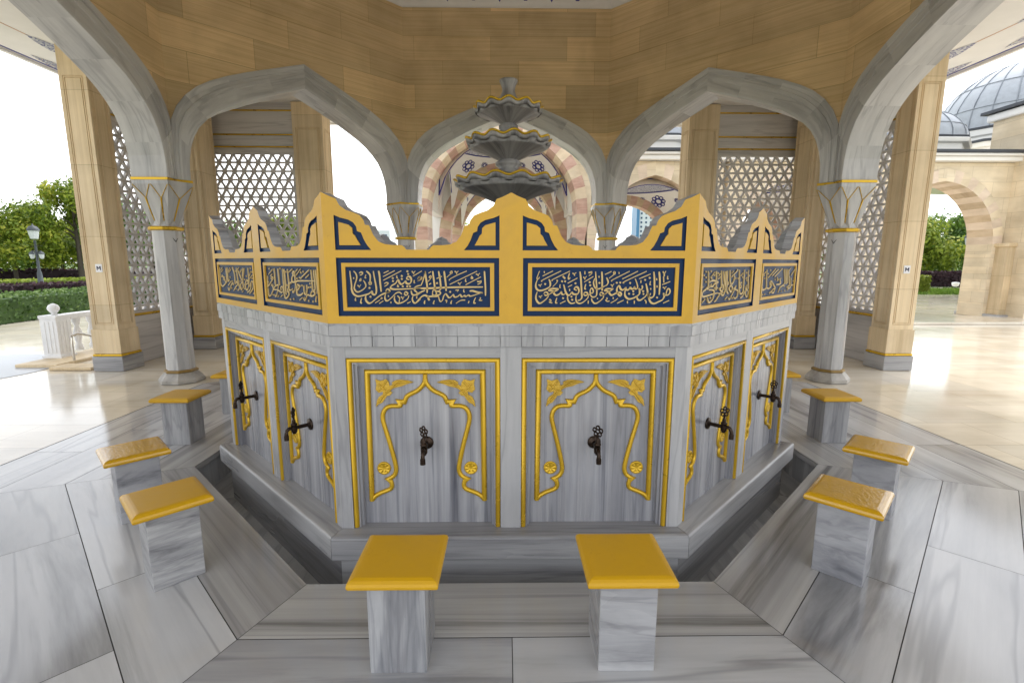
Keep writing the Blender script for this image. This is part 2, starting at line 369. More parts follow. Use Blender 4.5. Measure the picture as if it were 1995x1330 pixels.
# ------------------------------------------------------------------ ground: plaza, platform, channel
def octo(a): return [(a/C8*cos(PI/8+i*PI/4), a/C8*sin(PI/8+i*PI/4)) for i in range(8)]
b = MB(); b.poly([(-16, -14), (30, -14), (30, 19.3), (-9, 19.3), (-16, 3)], [octo(2.56)], lambda x, y: (x, y, -.004)); tag(b.build('plaza', ['plaza']), kind='structure')
b = MB()
b.tone = .5; b.poly([(-300, -120), (300, -120), (300, 400), (-300, 400)], [octo(2.7)], lambda x, y: (x, y, -.16))
tag(b.build('terrain', ['grass']), kind='structure')
rings = [2.43, 2.79, 3.16, 3.55, 3.94]; g_ = .0022
joints = {0: [[], [0.0], [-.75, .62], [-.2, 1.0]], 1: [[], [-.42], [.15], [.7, -.6]], -1: [[], [.33], [.86, -.4], [.5, -.7]]}
b = MB()
for k in range(8):
    f = F(k, 0)
    for ri in range(4):
        a0, a1 = rings[ri]+g_, rings[ri+1]-g_
        cuts = sorted((joints.get(k) or joints.get(k-8) or joints[1])[ri]); edges = [None]+cuts+[None]
        for s0, s1 in zip(edges, edges[1:]):
            b.rnd(.84, 1.06)
            def P(a, s, sg): t = sg*(a*T8-g_*.8) if s is None else s+(-sg)*g_*.8; return f(t, 0, a)
            q = [P(a1, s0, -1), P(a1, s1, 1), P(a0, s1, 1), P(a0, s0, -1)]
            uv = []
            for a, s, sg in ((a1, s0, -1), (a1, s1, 1), (a0, s1, 1), (a0, s0, -1)): uv.append(((sg*a*T8 if s is None else s), a))
            b.face(q, 1 if ri == 0 else 0, uv)
            e0 = [f(*(lambda a, s, sg: (sg*(a*T8-g_*.8) if s is None else s-sg*g_*.8))(a0, s_, sg_)[:0] or (0,), 0) for s_, sg_ in ()]
tag(b.build('marble_platform', ['floor', 'kerb']), kind='structure')
b = MB()
for k in range(8):
    f = F(k, 0)
    def ringq(a0, z0, a1, z1, m=0, gp=0):
        b.face([f(-a0*T8+gp, z0, a0), f(a0*T8-gp, z0, a0), f(a1*T8-gp, z1, a1), f(-a1*T8+gp, z1, a1)], m)
    ringq(3.96, -.0035, 2.43, -.0035, 1)                # dark bed showing in the joints
    b.rnd(.8, 1.0)
    ringq(2.4322, -.002, 2.4322, -.045, 0); ringq(2.432, -.045, 2.50, -.046, 1); ringq(2.50, -.046, 2.50, -.34, 2)
    b.rnd(.9, 1.05); ringq(2.50, -.30, 2.15, -.305, 2, .001); b.tone = 1
tag(b.build('drain_channel', ['kerb', 'dark', 'column']), kind='structure')

# ------------------------------------------------------------------ ablution fountain
FN = empty('ablution_fountain', (0, 0, 0), 0, 'octagonal grey marble ablution fountain with bronze taps and a gold and navy inscribed parapet', 'fountain')
A_POST, A_PAN, A_PAR = 2.18, 2.125, 2.2
b = MB()
for k in range(8):
    f = F(k, 0); b.rnd(.9, 1.0)
    b.face([f(-2.10*T8, -.36, 2.10), f(2.10*T8, -.36, 2.10), f(2.10*T8, 1.2, 2.10), f(-2.10*T8, 1.2, 2.10)])
b.build('core_wall', ['marble'], FN)
# corner and middle posts, top rail
for k in range(8):
    b = MB(); b.rnd(.96, 1.05)
    f, g = F(k, A_POST), F(k, A_PAN-.02); f2 = F(k+1, A_POST); g2 = F(k+1, A_PAN-.02); c = A_POST*T8
    def seg(z0, z1):
        b.face([f(.842, z0), f(c, z0), f(c, z1), f(.842, z1)]); b.face([f2(-c, z0), f2(-.842, z0), f2(-.842, z1), f2(-c, z1)])
        b.face([g(.842, z0), f(.842, z0), f(.842, z1), g(.842, z1)]); b.face([f2(-.842, z0), g2(-.842, z0), g2(-.842, z1), f2(-.842, z1)])
    seg(.15, 1.142)
    b.build('corner_post', ['post'], FN)
for k in (-2, -1, 0, 1, 2):
    f, g = F(k, A_POST), F(k, A_PAN-.02)
    b = MB(); b.rnd(.96, 1.05)
    for z0, z1 in ((.15, 1.142),):
        b.face([f(-.054, z0), f(.054, z0), f(.054, z1), f(-.054, z1)]); b.face([g(-.054, z0), f(-.054, z0), f(-.054, z1), g(-.054, z1)]); b.face([f(.054, z0), g(.054, z0), g(.054, z1), f(.054, z1)])
    b.build('middle_post', ['post'], FN)
    b = MB()
    for s in (-1, 1):
        b.rnd(.9, 1.0); t0, t1 = sorted((s*.0545, s*.8415))
        b.face([f(t0, 1.083, -.001), f(t1, 1.083, -.001), f(t1, 1.142, -.001), f(t0, 1.142, -.001)]); b.face([g(t0, 1.083), g(t1, 1.083), f(t1, 1.083, -.001), f(t0, 1.083, -.001)])
    b.build('top_rail', ['marble'], FN)
# rear sides stay plain
for k in (3, 4, 5):
    b = MB(); f = F(k, A_PAN); b.rnd(); b.face([f(-.842, .15), f(.842, .15), f(.842, 1.142), f(-.842, 1.142)]); b.build('rear_panel', ['panel'], FN)

def zz(y): d = y-247; return 1.002-d*(7.15e-4+1.85e-8*d)
def tt(x, y): return (x-418)*(6.85e-4-1.1e-8*(y-247))
OGEE_R = [(418, 268), (421, 318), (438, 352), (482, 392), (538, 418), (566, 440), (580, 476), (600, 474), (622, 470), (612, 494), (622, 506), (680, 506), (722, 520), (748, 556), (755, 604), (740, 672), (715, 762), (690, 862), (672, 945), (668, 995), (684, 1032), (712, 1052), (733, 1058), (712, 1080), (706, 1108), (716, 1134), (750, 1150), (800, 1168), (842, 1192), (872, 1222)]
LEAF = [(508, 327), (548, 314), (600, 308), (640, 311), (672, 328), (668, 343), (690, 356), (697, 325), (715, 304), (760, 318), (797, 304), (791, 345), (799, 382), (775, 406), (742, 396), (746, 420), (776, 436), (792, 462), (801, 512), (780, 492), (752, 480), (735, 460), (715, 430), (690, 425), (671, 404), (700, 386), (675, 376), (640, 366), (600, 358), (560, 341)]
def bay(k, s):
    """one tap bay: recessed panel with gilded frame, ogee, leaf corners, rosettes"""
    c0 = s*.448; f = F(k, A_PAN); t0, t1 = (.0545, .8415) if s > 0 else (-.8415, -.0545)
    U = Vector(f(1, 0))-Vector(f(0, 0)); V = Vector((0, 0, 1))
    b = MB(); b.rnd(.92, 1.04)
    # jamb steps from post face to panel plane
    O = F(k, A_POST)(t0, .15); h = 1.083-.15; wd = t1-t0
    prof = [(.027, -.012), (.034, -.012), (.036, -.030), (.048, -.030), (.050, -.055)]
    def ring(i, d): return [F(k, A_POST+d)(t0+i, .15), F(k, A_POST+d)(t0+i, 1.083-i), F(k, A_POST+d)(t1-i, 1.083-i), F(k, A_POST+d)(t1-i, .15)]
    rs = [ring(0, -.02)]+[ring(*q) for q in prof]
    for q0, q1 in zip(rs, rs[1:]):
        for j in range(3): b.face([q0[j], q0[j+1], q1[j+1], q1[j]][::-1])
    i = .050; b.face([f(t0+i, .15), f(t1-i, .15), f(t1-i, 1.083-i), f(t0+i, 1.083-i)])
    pn = b.build('tap_panel', ['panel'], FN)
    n = Vector(f(0, 0, 1))-Vector(f(0, 0))
    b = MB(); q = F(k, A_POST-.010); e = .0135
    b.tube([q(t0+e, .155), q(t0+e, 1.083-e), q(t1-e, 1.083-e), q(t1-e, .155)], .0135, 8, nrm=n)
    b.build('gilt_frame', ['gilt'], pn)
    b = MB(); q = F(k, A_PAN+.004)
    L = smoothpath(OGEE_R[:7], 3)+OGEE_R[7:9]+smoothpath(OGEE_R[9:22], 3)+OGEE_R[22:23]+smoothpath(OGEE_R[23:], 3)
    r_ = [q(c0+tt(x, y), zz(y)) for x, y in L]; l_ = [q(c0-tt(x, y), zz(y)) for x, y in L]
    b.tube(r_, .0125, 8, nrm=n); b.tube(l_, .0125, 8, nrm=n)
    xe = tt(858, 247); tz = zz(1226)
    b.tube([q(c0-xe-.004, tz), q(c0-xe, 1.0), q(c0+xe, 1.0), q(c0+xe+.004, tz)], .0145, 8, nrm=n)
    b.build('ogee_moulding', ['gilt'], pn)
    for sg in (-1, 1):
        b = MB(); pts = [(c0+sg*tt(x, y), zz(y)) for x, y in LEAF]
        b.slab(pts, F(k, A_PAN+.008), F(k, A_PAN), back=False)
        for pa in ([(520, 327), (600, 330), (660, 362), (705, 395), (740, 372), (770, 340)], [(705, 395), (735, 425), (765, 462), (795, 500)], [(715, 320), (735, 350), (780, 395)], [(560, 322), (630, 325), (665, 350)]):
            b.tube([F(k, A_PAN+.009)(c0+sg*tt(x, y), zz(y)) for x, y in smoothpath(pa, 3)], .0045, 5, nrm=n)
        b.build('corner_leaf', ['gilt2'], pn)
        b = MB(); cx, cz = c0+sg*tt(763, 978), zz(978); fr = F(k, A_PAN)
        rows = []
        for rr, dd in ((.036, 0), (.036, .006), (.031, .010), (.027, .004), (.018, .007), (.006, .004)):
            rows.append([fr(cx+rr*cos(j*PI/16), cz+rr*sin(j*PI/16), dd+(.004 if (rr in (.018, .027) and j % 4 < 2) else 0)) for j in range(32)])
        b.grid(rows, cu=True); b.face(rows[-1]); b.build('rosette', ['gilt'], pn)
for k in (-2, -1, 0, 1, 2):
    for s in (-1, 1): bay(k, s)

def tap(k, s):
    f = F(k, A_PAN); c0 = s*.448; z0 = .613
    def q(o, z, t=0): return f(c0+t, z0+z, o)
    def disc(b, prof, m=0):
        rows = [[q(o, r*sin(j*PI/10), r*cos(j*PI/10)) for j in range(20)] for r, o in prof]; b.grid(rows, cu=True, m=m); b.face(rows[-1], m)
    b = MB(); disc(b, [(.034, .0), (.036, .004), (.033, .009), (.024, .011), (.016, .016), (.013, .018)])
    b.tube([q(.01, 0), q(.096, 0)], .0115, 10)
    # valve body
    rows = [[q(.097+r*cos(j*PI/7), z, r*sin(j*PI/7)) for j in range(14)] for r, z in ((.0, -.034), (.010, -.034), (.012, -.028), (.017, -.022), (.018, .0), (.0165, .018), (.019, .020), (.019, .026), (.012, .03), (.010, .046), (.006, .05), (.006, .07), (0, .07))]
    b.grid(rows, cu=True)
    t = b.build('tap', ['bronze'], FN)
    b = MB(); pth = smoothpath([q(.105, -.002), q(.122, .002), q(.136, -.006), q(.143, -.024), q(.144, -.04)], 3)
    b.tube(pth, .0105, 10); b.tube([q(.144, -.036), q(.144, -.064)], .0135, 10); b.build('spout', ['bronze'], t)
    b = MB()
    for ang in (0, 72, 144, 216, 288):
        cz, cx = .093+.019*cos(R(ang)), .019*sin(R(ang)); ca = R(38)
        b.tube([q(.097+sin(ca)*(cx+.0098*sin(u*PI/6)), cz+.0098*cos(u*PI/6), cos(ca)*(cx+.0098*sin(u*PI/6))) for u in range(12)], .0045, 6, closed=True)
    b.build('handle', ['bronze'], t)
for k in (-2, -1, 0, 1, 2):
    for s in (-1, 1): tap(k, s)

# ledge with mitred stones
b = MB()
for k in range(8):
    f = F(k, 0); b.rnd(.93, 1.04); e = .0012
    prof = [(2.10, .155), (2.268, .148), (2.268, .012), (2.205, .006), (2.205, -.335)]
    for i in range(3, 0, -1): pass
    rows = [[f(sg*(a*T8-e), z, a) for sg in (-1, 1)] for a, z in prof]
    dl = 0
    for i in range(4):
        u0 = dl; dl += math.hypot(prof[i+1][0]-prof[i][0], prof[i+1][1]-prof[i][1])
        L0, L1 = prof[i][0]*T8, prof[i+1][0]*T8
        b.face([rows[i+1][0], rows[i+1][1], rows[i][1], rows[i][0]], 0, [(-L1, dl), (L1, dl), (L0, u0), (-L0, u0)])
b.build('ledge', ['marble'], FN, merge=True, bevel=.014, seg=3)

# stepped cornice blocks under the parapet
b = MB()
for k in range(8):
    f = F(k, 0); c = 2.185*T8
    b.rnd(.95, 1.02); b.face([f(-c, 1.141, 2.185), f(c, 1.141, 2.185), f(c, 1.262, 2.185), f(-c, 1.262, 2.185)]); b.face([f(-2.10*T8, 1.141, 2.10), f(2.10*T8, 1.141, 2.10), f(c, 1.141, 2.185), f(-c, 1.141, 2.185)])
    if k in (3, 4, 5): continue
    b.face([F(k, 2.1985)(-.9095, 1.198), F(k, 2.1985)(.9095, 1.198), F(k, 2.1985)(.9095, 1.2612), F(k, 2.1985)(-.9095, 1.2612)])
    n = 17; W = 2*2.2*T8; st = W/n
    for j in range(n):
        t0 = -W/2+j*st
        b.rnd(.95, 1.04)
        lo, hi = t0+.0018, t0+st-.0018
        q0, q1 = F(k, 2.196), F(k, 2.184)
        b.slab(rect(lo, 1.144, hi, 1.196), q0, q1, back=False)
        q0 = F(k, 2.2012); arc = [(lo, 1.200), (hi, 1.200), (hi, 1.246)]+[(lo+(hi-lo)*(1-u/6), 1.246+.007*sin(PI*u/6)) for u in range(1, 6)]+[(lo, 1.246)]
        b.slab(arc, q0, q1, back=False)
b.build('cornice', ['post'], FN)

# parapet
CORN = [(0, 1.895), (.036, 1.877), (.070, 1.864), (.087, 1.832), (.116, 1.811), (.150, 1.800), (.180, 1.787), (.198, 1.765), (.205, 1.742), (.224, 1.740), (.234, 1.716), (.243, 1.694), (.267, 1.663), (.297, 1.650), (.335, 1.646), (.378, 1.646), (.392, 1.636), (.400, 1.624)]
CT = A_PAR*T8
TRAP = [(.855, 1.788), (.827, 1.776), (.786, 1.766), (.763, 1.753), (.749, 1.733), (.746, 1.712), (.727, 1.705), (.714, 1.671), (.700, 1.645), (.681, 1.622), (.855, 1.622)]
TRIN = [(.835, 1.755), (.787, 1.742), (.770, 1.727), (.769, 1.701), (.758, 1.691), (.748, 1.670), (.733, 1.645), (.835, 1.645)]
def crown(s):
    """outline of the top edge of one half side, from middle peak outward (s=+1) """
    mid = [(d, z) for d, z in CORN]; cor = [(CT-d, z) for d, z in CORN][::-1]
    return [(s*t, z) for t, z in mid+cor]
# --- calligraphy traced as strokes. W: thick, m: medium, t: thin. panel frames in panel-local 0..1 coords via homography
CAL = {}
def S(*a): return a
A_ = [('W', [(150,245),(170,400),(195,600),(200,720),(240,820),(320,885),(420,890),(540,860),(640,830),(690,790),(720,770),(740,830),(790,855),(830,820),(840,700),(815,550),(785,400),(760,250)]), ('m', [(250,250),(310,320),(332,400),(320,480),(285,580),(265,680),(295,750),(350,785),(430,760),(520,700),(565,640),(550,560),(500,490)]), ('m', [(580,250),(650,310),(682,380),(678,480),(668,540)]), ('t', [(640,570),(650,530),(670,560),(690,520),(712,560),(700,590),(645,590)]), ('W', [(895,245),(920,340),(940,560),(965,780)]), ('W', [(1195,780),(1130,795),(1000,840),(900,900),(800,980),(700,1060),(630,1065),(570,1000),(555,920),(575,870)]), ('m', [(1082,770),(1110,712),(1160,720),(1190,770),(1140,800),(1085,790)]), ('m', [(1080,820),(1060,900),(1062,960),(1100,1010),(1160,990),(1250,910),(1340,820),(1430,790),(1500,840)]), ('m', [(1320,880),(1305,950),(1330,1030),(1400,1075),(1500,1055),(1600,1000),(1660,940),(1680,870)]), ('m', [(1560,830),(1590,780),(1640,800),(1650,840),(1600,865),(1560,830)]), ('W', [(1995,700),(1700,702),(1450,712),(1280,712),(1205,680),(1240,620),(1340,560),(1400,470),(1440,550),(1490,585),(1550,550),(1590,510),(1620,560),(1690,575),(1740,520),(1745,450),(1700,390),(1640,400),(1630,450),(1700,470)]), ('t', [(1030,300),(1160,240)]), ('t', [(1015,390),(1320,235)]), ('t', [(1020,485),(1490,240)]), ('m', [(395,310),(430,275),(480,290),(470,330),(410,355)]), ('m', [(1045,575),(1090,545),(1140,560),(1120,600),(1050,640)]), ('m', [(1905,440),(1950,400),(1995,415),(1985,460),(1910,500)]), ('t', [(405,480),(430,440),(442,490),(400,500)]), ('t', [(350,610),(395,640),(440,595)]), ('t', [(395,640),(400,672)]), ('t', [(570,340),(545,420),(582,420)]), ('t', [(1370,360),(1370,420),(1402,420)]), ('t', [(300,930),(290,990),(315,1010)]), ('m', [(455,940),(430,1050),(470,1070)]), ('t', [(1215,1030),(1215,1075)]), ('t', [(1150,870),(1155,910)]), ('t', [(1385,880),(1440,940),(1430,1020),(1440,1070)]), ('t', [(1480,900),(1520,940),(1560,900)]), ('t', [(1520,940),(1520,980)]), ('t', [(1640,1075),(1730,1030)]), ('t', [(805,1065),(930,990)]), ('t', [(910,1080),(1020,1010)]), ('t', [(950,970),(970,930),(990,960)]), ('t', [(1760,250),(1800,290),(1850,245)]), ('t', [(1800,290),(1810,325)]), ('t', [(1790,380),(2020,245)]), ('t', [(1820,480),(1820,550),(1845,540)]), ('t', [(250,410),(250,450)]), ('t', [(1400,590),(1385,640),(1412,655),(1410,620)]), ('m', [(1790,880),(1770,960),(1790,1030),(1840,1070),(1910,1030),(1990,960)]), ('m', [(1995,610),(1880,640),(1820,690),(1840,750),(1900,800)]), ('m', [(1740,750),(1760,830),(1800,860),(1900,850),(1995,800)])]
A_ += [('d', p) for p in ((1265,430),(1270,505),(1500,375),(1500,450),(1645,255),(1665,325),(1525,640),(1640,640),(1710,640),(660,680),(685,905))]
B_ = [('m', [(120,630),(150,580),(190,480),(230,350),(240,250)]), ('W', [(240,250),(260,400),(290,600),(295,740),(290,810)]), ('W', [(0,840),(100,800),(240,740)]), ('W', [(0,692),(300,690),(700,672),(1100,660),(1740,655)]), ('W', [(440,250),(465,450),(490,640),(510,740)]), ('W', [(590,250),(620,400),(640,560),(645,700),(600,750)]), ('W', [(735,250),(755,400),(780,600),(785,760)]), ('m', [(430,820),(450,740),(500,740),(535,810),(500,870),(440,860),(430,820)]), ('m', [(540,760),(620,780),(640,830),(580,860),(540,850)]), ('W', [(0,1050),(80,970),(170,890),(250,870),(310,900),(400,895),(560,890),(590,880)]), ('W', [(310,890),(330,960),(352,1000)]), ('m', [(590,880),(600,960),(640,1030),(690,990),(720,890),(770,830),(810,870),(860,930),(920,900),(970,850),(1000,910),(1080,900),(1150,850),(1190,910),(1260,870),(1290,900),(1370,860),(1400,890),(1500,870),(1620,830),(1740,800)]), ('W', [(1395,760),(1480,755),(1600,790),(1740,805)]), ('W', [(1780,250),(1790,400),(1805,650),(1805,880)]), ('t', [(870,490),(890,450),(1100,340),(1325,245)]), ('t', [(880,590),(1590,250)]), ('t', [(1290,600),(1690,395)]), ('t', [(330,300),(400,260)]), ('t', [(540,440),(680,380)]), ('t', [(800,410),(880,340),(940,300),(930,250),(890,280),(930,320)]), ('m', [(40,450),(90,410),(150,410),(140,460),(50,505)]), ('t', [(365,430),(350,390),(390,370),(390,430),(310,520)]), ('m', [(345,590),(400,560)]), ('t', [(520,570),(580,560)]), ('t', [(525,550),(575,545)]), ('t', [(1010,250),(1060,280),(1105,245)]), ('t', [(1060,280),(1060,325)]), ('t', [(1560,320),(1615,340),(1665,300)]), ('t', [(1615,340),(1620,380)]), ('t', [(1090,545),(1140,570),(1190,525)]), ('t', [(1140,570),(1140,610)]), ('t', [(1300,440),(1285,500),(1315,520)]), ('t', [(1455,370),(1435,430),(1480,440),(1460,390)]), ('m', [(1590,510),(1640,520),(1690,500),(1680,550),(1600,590)]), ('t', [(1030,740),(1110,730),(1070,775)]), ('t', [(1245,710),(1240,770),(1268,785)]), ('m', [(235,1000),(220,1060),(240,1080)]), ('m', [(480,1000),(455,1070),(478,1080)]), ('t', [(760,1000),(800,1000),(790,1060)]), ('m', [(935,1000),(905,1060),(930,1080)]), ('t', [(1040,1075),(1160,1000),(1280,990)]), ('m', [(1380,1010),(1360,1070)]), ('m', [(1550,920),(1510,1010),(1510,1070),(1555,1060)]), ('t', [(1660,930),(1680,950),(1640,990),(1690,1000),(1722,990)]), ('t', [(30,880),(20,940),(40,940)]), ('d', (890,780))]
C_ = [('t', [(260,250),(210,370),(190,440),(240,440),(250,400)]), ('W', [(215,450),(170,550),(160,650),(210,730),(300,745),(420,710),(520,650),(540,580),(525,500),(500,460)]), ('W', [(200,780),(165,880),(170,970),(230,1060),(300,1060),(400,990),(470,920),(490,870)]), ('m', [(370,830),(400,790),(450,790),(480,840),(430,870),(380,850)]), ('W', [(490,860),(560,810),(620,780),(740,720),(700,700),(560,700),(500,740),(560,750),(620,770),(640,830),(700,865),(780,830),(820,780),(840,830),(880,850),(930,820)]), ('W', [(885,590),(900,640),(930,760),(980,850),(1040,860),(1100,790),(1130,830),(1200,840),(1260,820),(1285,740),(1250,660),(1190,660),(1165,710),(1230,740)]), ('W', [(1310,260),(1330,400),(1345,600),(1355,800),(1360,920),(1320,980),(1250,1000)]), ('m', [(1215,870),(1205,960),(1230,1040),(1300,1075),(1380,1050),(1470,980),(1520,920),(1530,870)]), ('m', [(1410,830),(1440,790),(1500,800),(1510,850),(1440,870),(1410,830)]), ('m', [(1510,850),(1580,840),(1575,760),(1600,690),(1640,700),(1660,770),(1630,810),(1590,800)]), ('m', [(1580,840),(1620,900),(1680,910),(1740,870),(1750,760),(1745,600),(1725,400),(1720,260)]), ('m', [(990,880),(990,960),(1030,1040),(1100,1075),(1190,1050)]), ('W', [(1880,260),(1890,450),(1890,650),(1890,750)]), ('m', [(1700,430),(1665,530),(1680,620),(1730,690),(1800,700),(1900,660),(1990,610)]), ('m', [(1615,940),(1630,1010),(1690,1070),(1760,1060),(1860,990),(1920,920),(1930,870)]), ('m', [(1825,830),(1860,790),(1910,810),(1930,850),(1860,870),(1825,830)]), ('m', [(1930,850),(1995,820)]), ('t', [(340,375),(610,245)]), ('t', [(330,510),(335,480),(820,245)]), ('t', [(600,490),(610,460),(1050,250)]), ('t', [(990,560),(1245,425)]), ('t', [(1000,655),(1105,600)]), ('t', [(1420,530),(1660,385)]), ('t', [(600,650),(700,550),(730,490),(695,490)]), ('t', [(1115,300),(1165,320),(1215,285)]), ('t', [(1165,320),(1170,370)]), ('t', [(1395,400),(1440,420),(1485,380)]), ('t', [(1440,420),(1440,465)]), ('t', [(1440,250),(1440,330)]), ('t', [(380,250),(385,300)]), ('m', [(1040,300),(1005,420),(1030,450),(1055,410)]), ('W', [(1530,290),(1630,268)]), ('t', [(1625,270),(1610,320),(1540,370)]), ('t', [(1805,370),(1810,415)]), ('t', [(795,590),(785,660),(808,670)]), ('t', [(1040,700),(1045,760)]), ('m', [(1465,580),(1435,690),(1470,705)]), ('t', [(230,600),(275,610),(320,575)]), ('t', [(275,610),(280,650)]), ('t', [(240,890),(285,900),(330,870)]), ('t', [(285,900),(285,940)]), ('t', [(510,1000),(530,970),(560,1010),(510,1040),(590,1060)]), ('m', [(710,930),(675,1050),(722,1060)]), ('t', [(790,1080),(935,1010)]), ('t', [(1530,1000),(1525,1080)]), ('t', [(1770,930),(1770,965)])]
C_ += [('d', p) for p in ((880,395),(910,425),(845,510),(925,510),(405,580),(1195,560),(1565,530),(1580,610),(870,940),(1090,900),(1110,980),(1820,550))]
D_ = [('m', [(120,620),(160,590),(185,530),(165,460),(140,410)]), ('W', [(0,880),(100,830),(190,780),(310,710),(270,700),(150,700),(90,740),(150,750),(200,780),(240,840),(290,860),(370,820),(430,800),(490,790),(530,830),(510,880),(470,860),(430,800),(410,720),(440,640),(480,630),(510,700),(560,730),(610,700),(640,670),(650,720),(720,720),(760,660),(790,700),(850,690),(870,650),(890,700),(940,690),(955,640),(930,540),(890,440)]), ('W', [(630,730),(620,850),(660,920),(730,960),(830,940),(930,890),(1000,830),(1005,740),(985,680)]), ('m', [(1000,720),(1060,710),(1080,660),(1070,610)]), ('W', [(1170,560),(1200,680),(1215,800),(1170,880),(1060,970),(990,990),(950,950),(940,890)]), ('W', [(1215,800),(1250,900),(1300,930),(1370,890),(1395,800),(1395,600),(1390,400),(1375,260)]), ('W', [(1515,260),(1530,400),(1535,600),(1520,850)]), ('W', [(1225,830),(1260,970),(1310,1050),(1390,1075),(1500,1030),(1600,980),(1650,900),(1640,830),(1630,800)]), ('m', [(1640,850),(1700,860),(1770,840),(1805,770),(1780,700),(1740,700),(1715,760),(1700,840)]), ('t', [(290,500),(300,470),(745,250)]), ('t', [(550,450),(960,250)]), ('t', [(600,550),(610,515),(1190,250)]), ('t', [(990,445),(1290,320)]), ('t', [(1595,595),(1805,510)]), ('t', [(1625,1065),(1780,995)]), ('t', [(100,335),(270,255)]), ('t', [(210,430),(340,330)]), ('t', [(1610,250),(1650,300),(1695,245)]), ('m', [(1650,300),(1650,380)]), ('t', [(1630,380),(1640,540)]), ('t', [(1740,370),(1735,440),(1762,440)]), ('t', [(345,250),(320,290),(360,330),(365,260)]), ('t', [(465,270),(470,320)]), ('t', [(1295,500),(1275,590),(1302,590)]), ('t', [(1040,480),(1040,550)]), ('t', [(250,590),(295,610),(340,570)]), ('t', [(295,610),(295,655)]), ('t', [(1610,655),(1660,670),(1710,640)]), ('t', [(1660,670),(1665,710)]), ('t', [(1450,430),(1455,480)]), ('t', [(1460,610),(1465,665)]), ('t', [(145,920),(160,960),(120,990),(170,1020),(222,1010)]), ('t', [(315,910),(320,960)]), ('t', [(250,1065),(380,990),(440,940)]), ('t', [(420,1070),(590,990)]), ('t', [(690,1010),(690,1070)]), ('t', [(870,1000),(870,1080)]), ('t', [(1140,980),(1175,1020),(1175,1075)]), ('t', [(1295,680),(1300,720)]), ('t', [(1280,860),(1295,810)])]
D_ += [('d', p) for p in ((410,545),(500,540),(760,550),(1150,470),(1270,420),(840,760),(730,825),(845,835),(1100,760),(1105,830),(1465,920))]
E_ = [('W', [(1325,290),(1345,500),(1370,700),(1365,850)]), ('W', [(1270,290),(1290,450),(1305,600),(1312,740),(1290,770)]), ('W', [(1205,290),(1225,450),(1240,650),(1250,760),(1290,800),(1300,870),(1240,900),(1200,880),(1230,800),(1290,760)]), ('W', [(1330,550),(1100,545),(900,545),(780,570),(740,540),(750,450),(800,390),(805,340),(770,330),(760,370),(810,420),(825,550),(830,690),(800,780),(770,815),(760,760)]), ('m', [(1200,900),(1120,870),(1080,970),(1060,1000),(1035,960),(1050,920)]), ('m', [(1095,640),(1110,740),(1090,860),(1050,830),(1035,700),(1040,650)]), ('W', [(1020,820),(960,870),(890,870),(860,820),(850,740)]), ('m', [(880,620),(905,640),(920,690),(890,760),(860,720),(870,640)]), ('m', [(740,600),(700,580),(680,640),(670,720),(700,760),(770,720)]), ('W', [(630,270),(655,500),(665,650),(640,760),(670,830),(650,900),(600,945),(560,880),(545,700),(530,500),(510,265)]), ('W', [(545,270),(570,450),(590,700),(600,860)]), ('m', [(520,780),(490,810),(420,760),(390,790),(370,870),(345,900),(325,850)]), ('m', [(480,760),(470,700),(500,670),(530,720),(520,790)]), ('W', [(400,260),(425,500),(440,640)]), ('m', [(420,740),(330,740),(290,720),(370,640),(410,640),(400,720)]), ('W', [(310,250),(330,500),(340,640)]), ('m', [(150,420),(155,640),(170,660),(260,530),(290,480),(260,440),(240,480),(280,510)]), ('m', [(240,660),(260,620),(290,720),(250,830),(210,890),(175,840),(165,700)]), ('t', [(180,390),(280,265)]), ('t', [(225,425),(270,370)]), ('t', [(670,340),(760,265)]), ('t', [(830,330),(890,265)]), ('t', [(840,425),(960,265)]), ('m', [(950,490),(1170,285)]), ('t', [(1080,475),(1165,400)]), ('t', [(400,910),(430,870)]), ('t', [(470,915),(520,860)]), ('t', [(930,995),(1005,925)]), ('m', [(1340,900),(1325,1000),(1340,1045)])]
E_ += [('d', p) for p in ((195,255),(450,255),(625,640),(170,560),(590,330),(870,490),(930,470),(940,660),(990,650),(1150,700),(1185,610),(1195,690),(705,970),(780,960),(1150,1010),(1260,1030),(290,860),(960,350),(1020,330))]
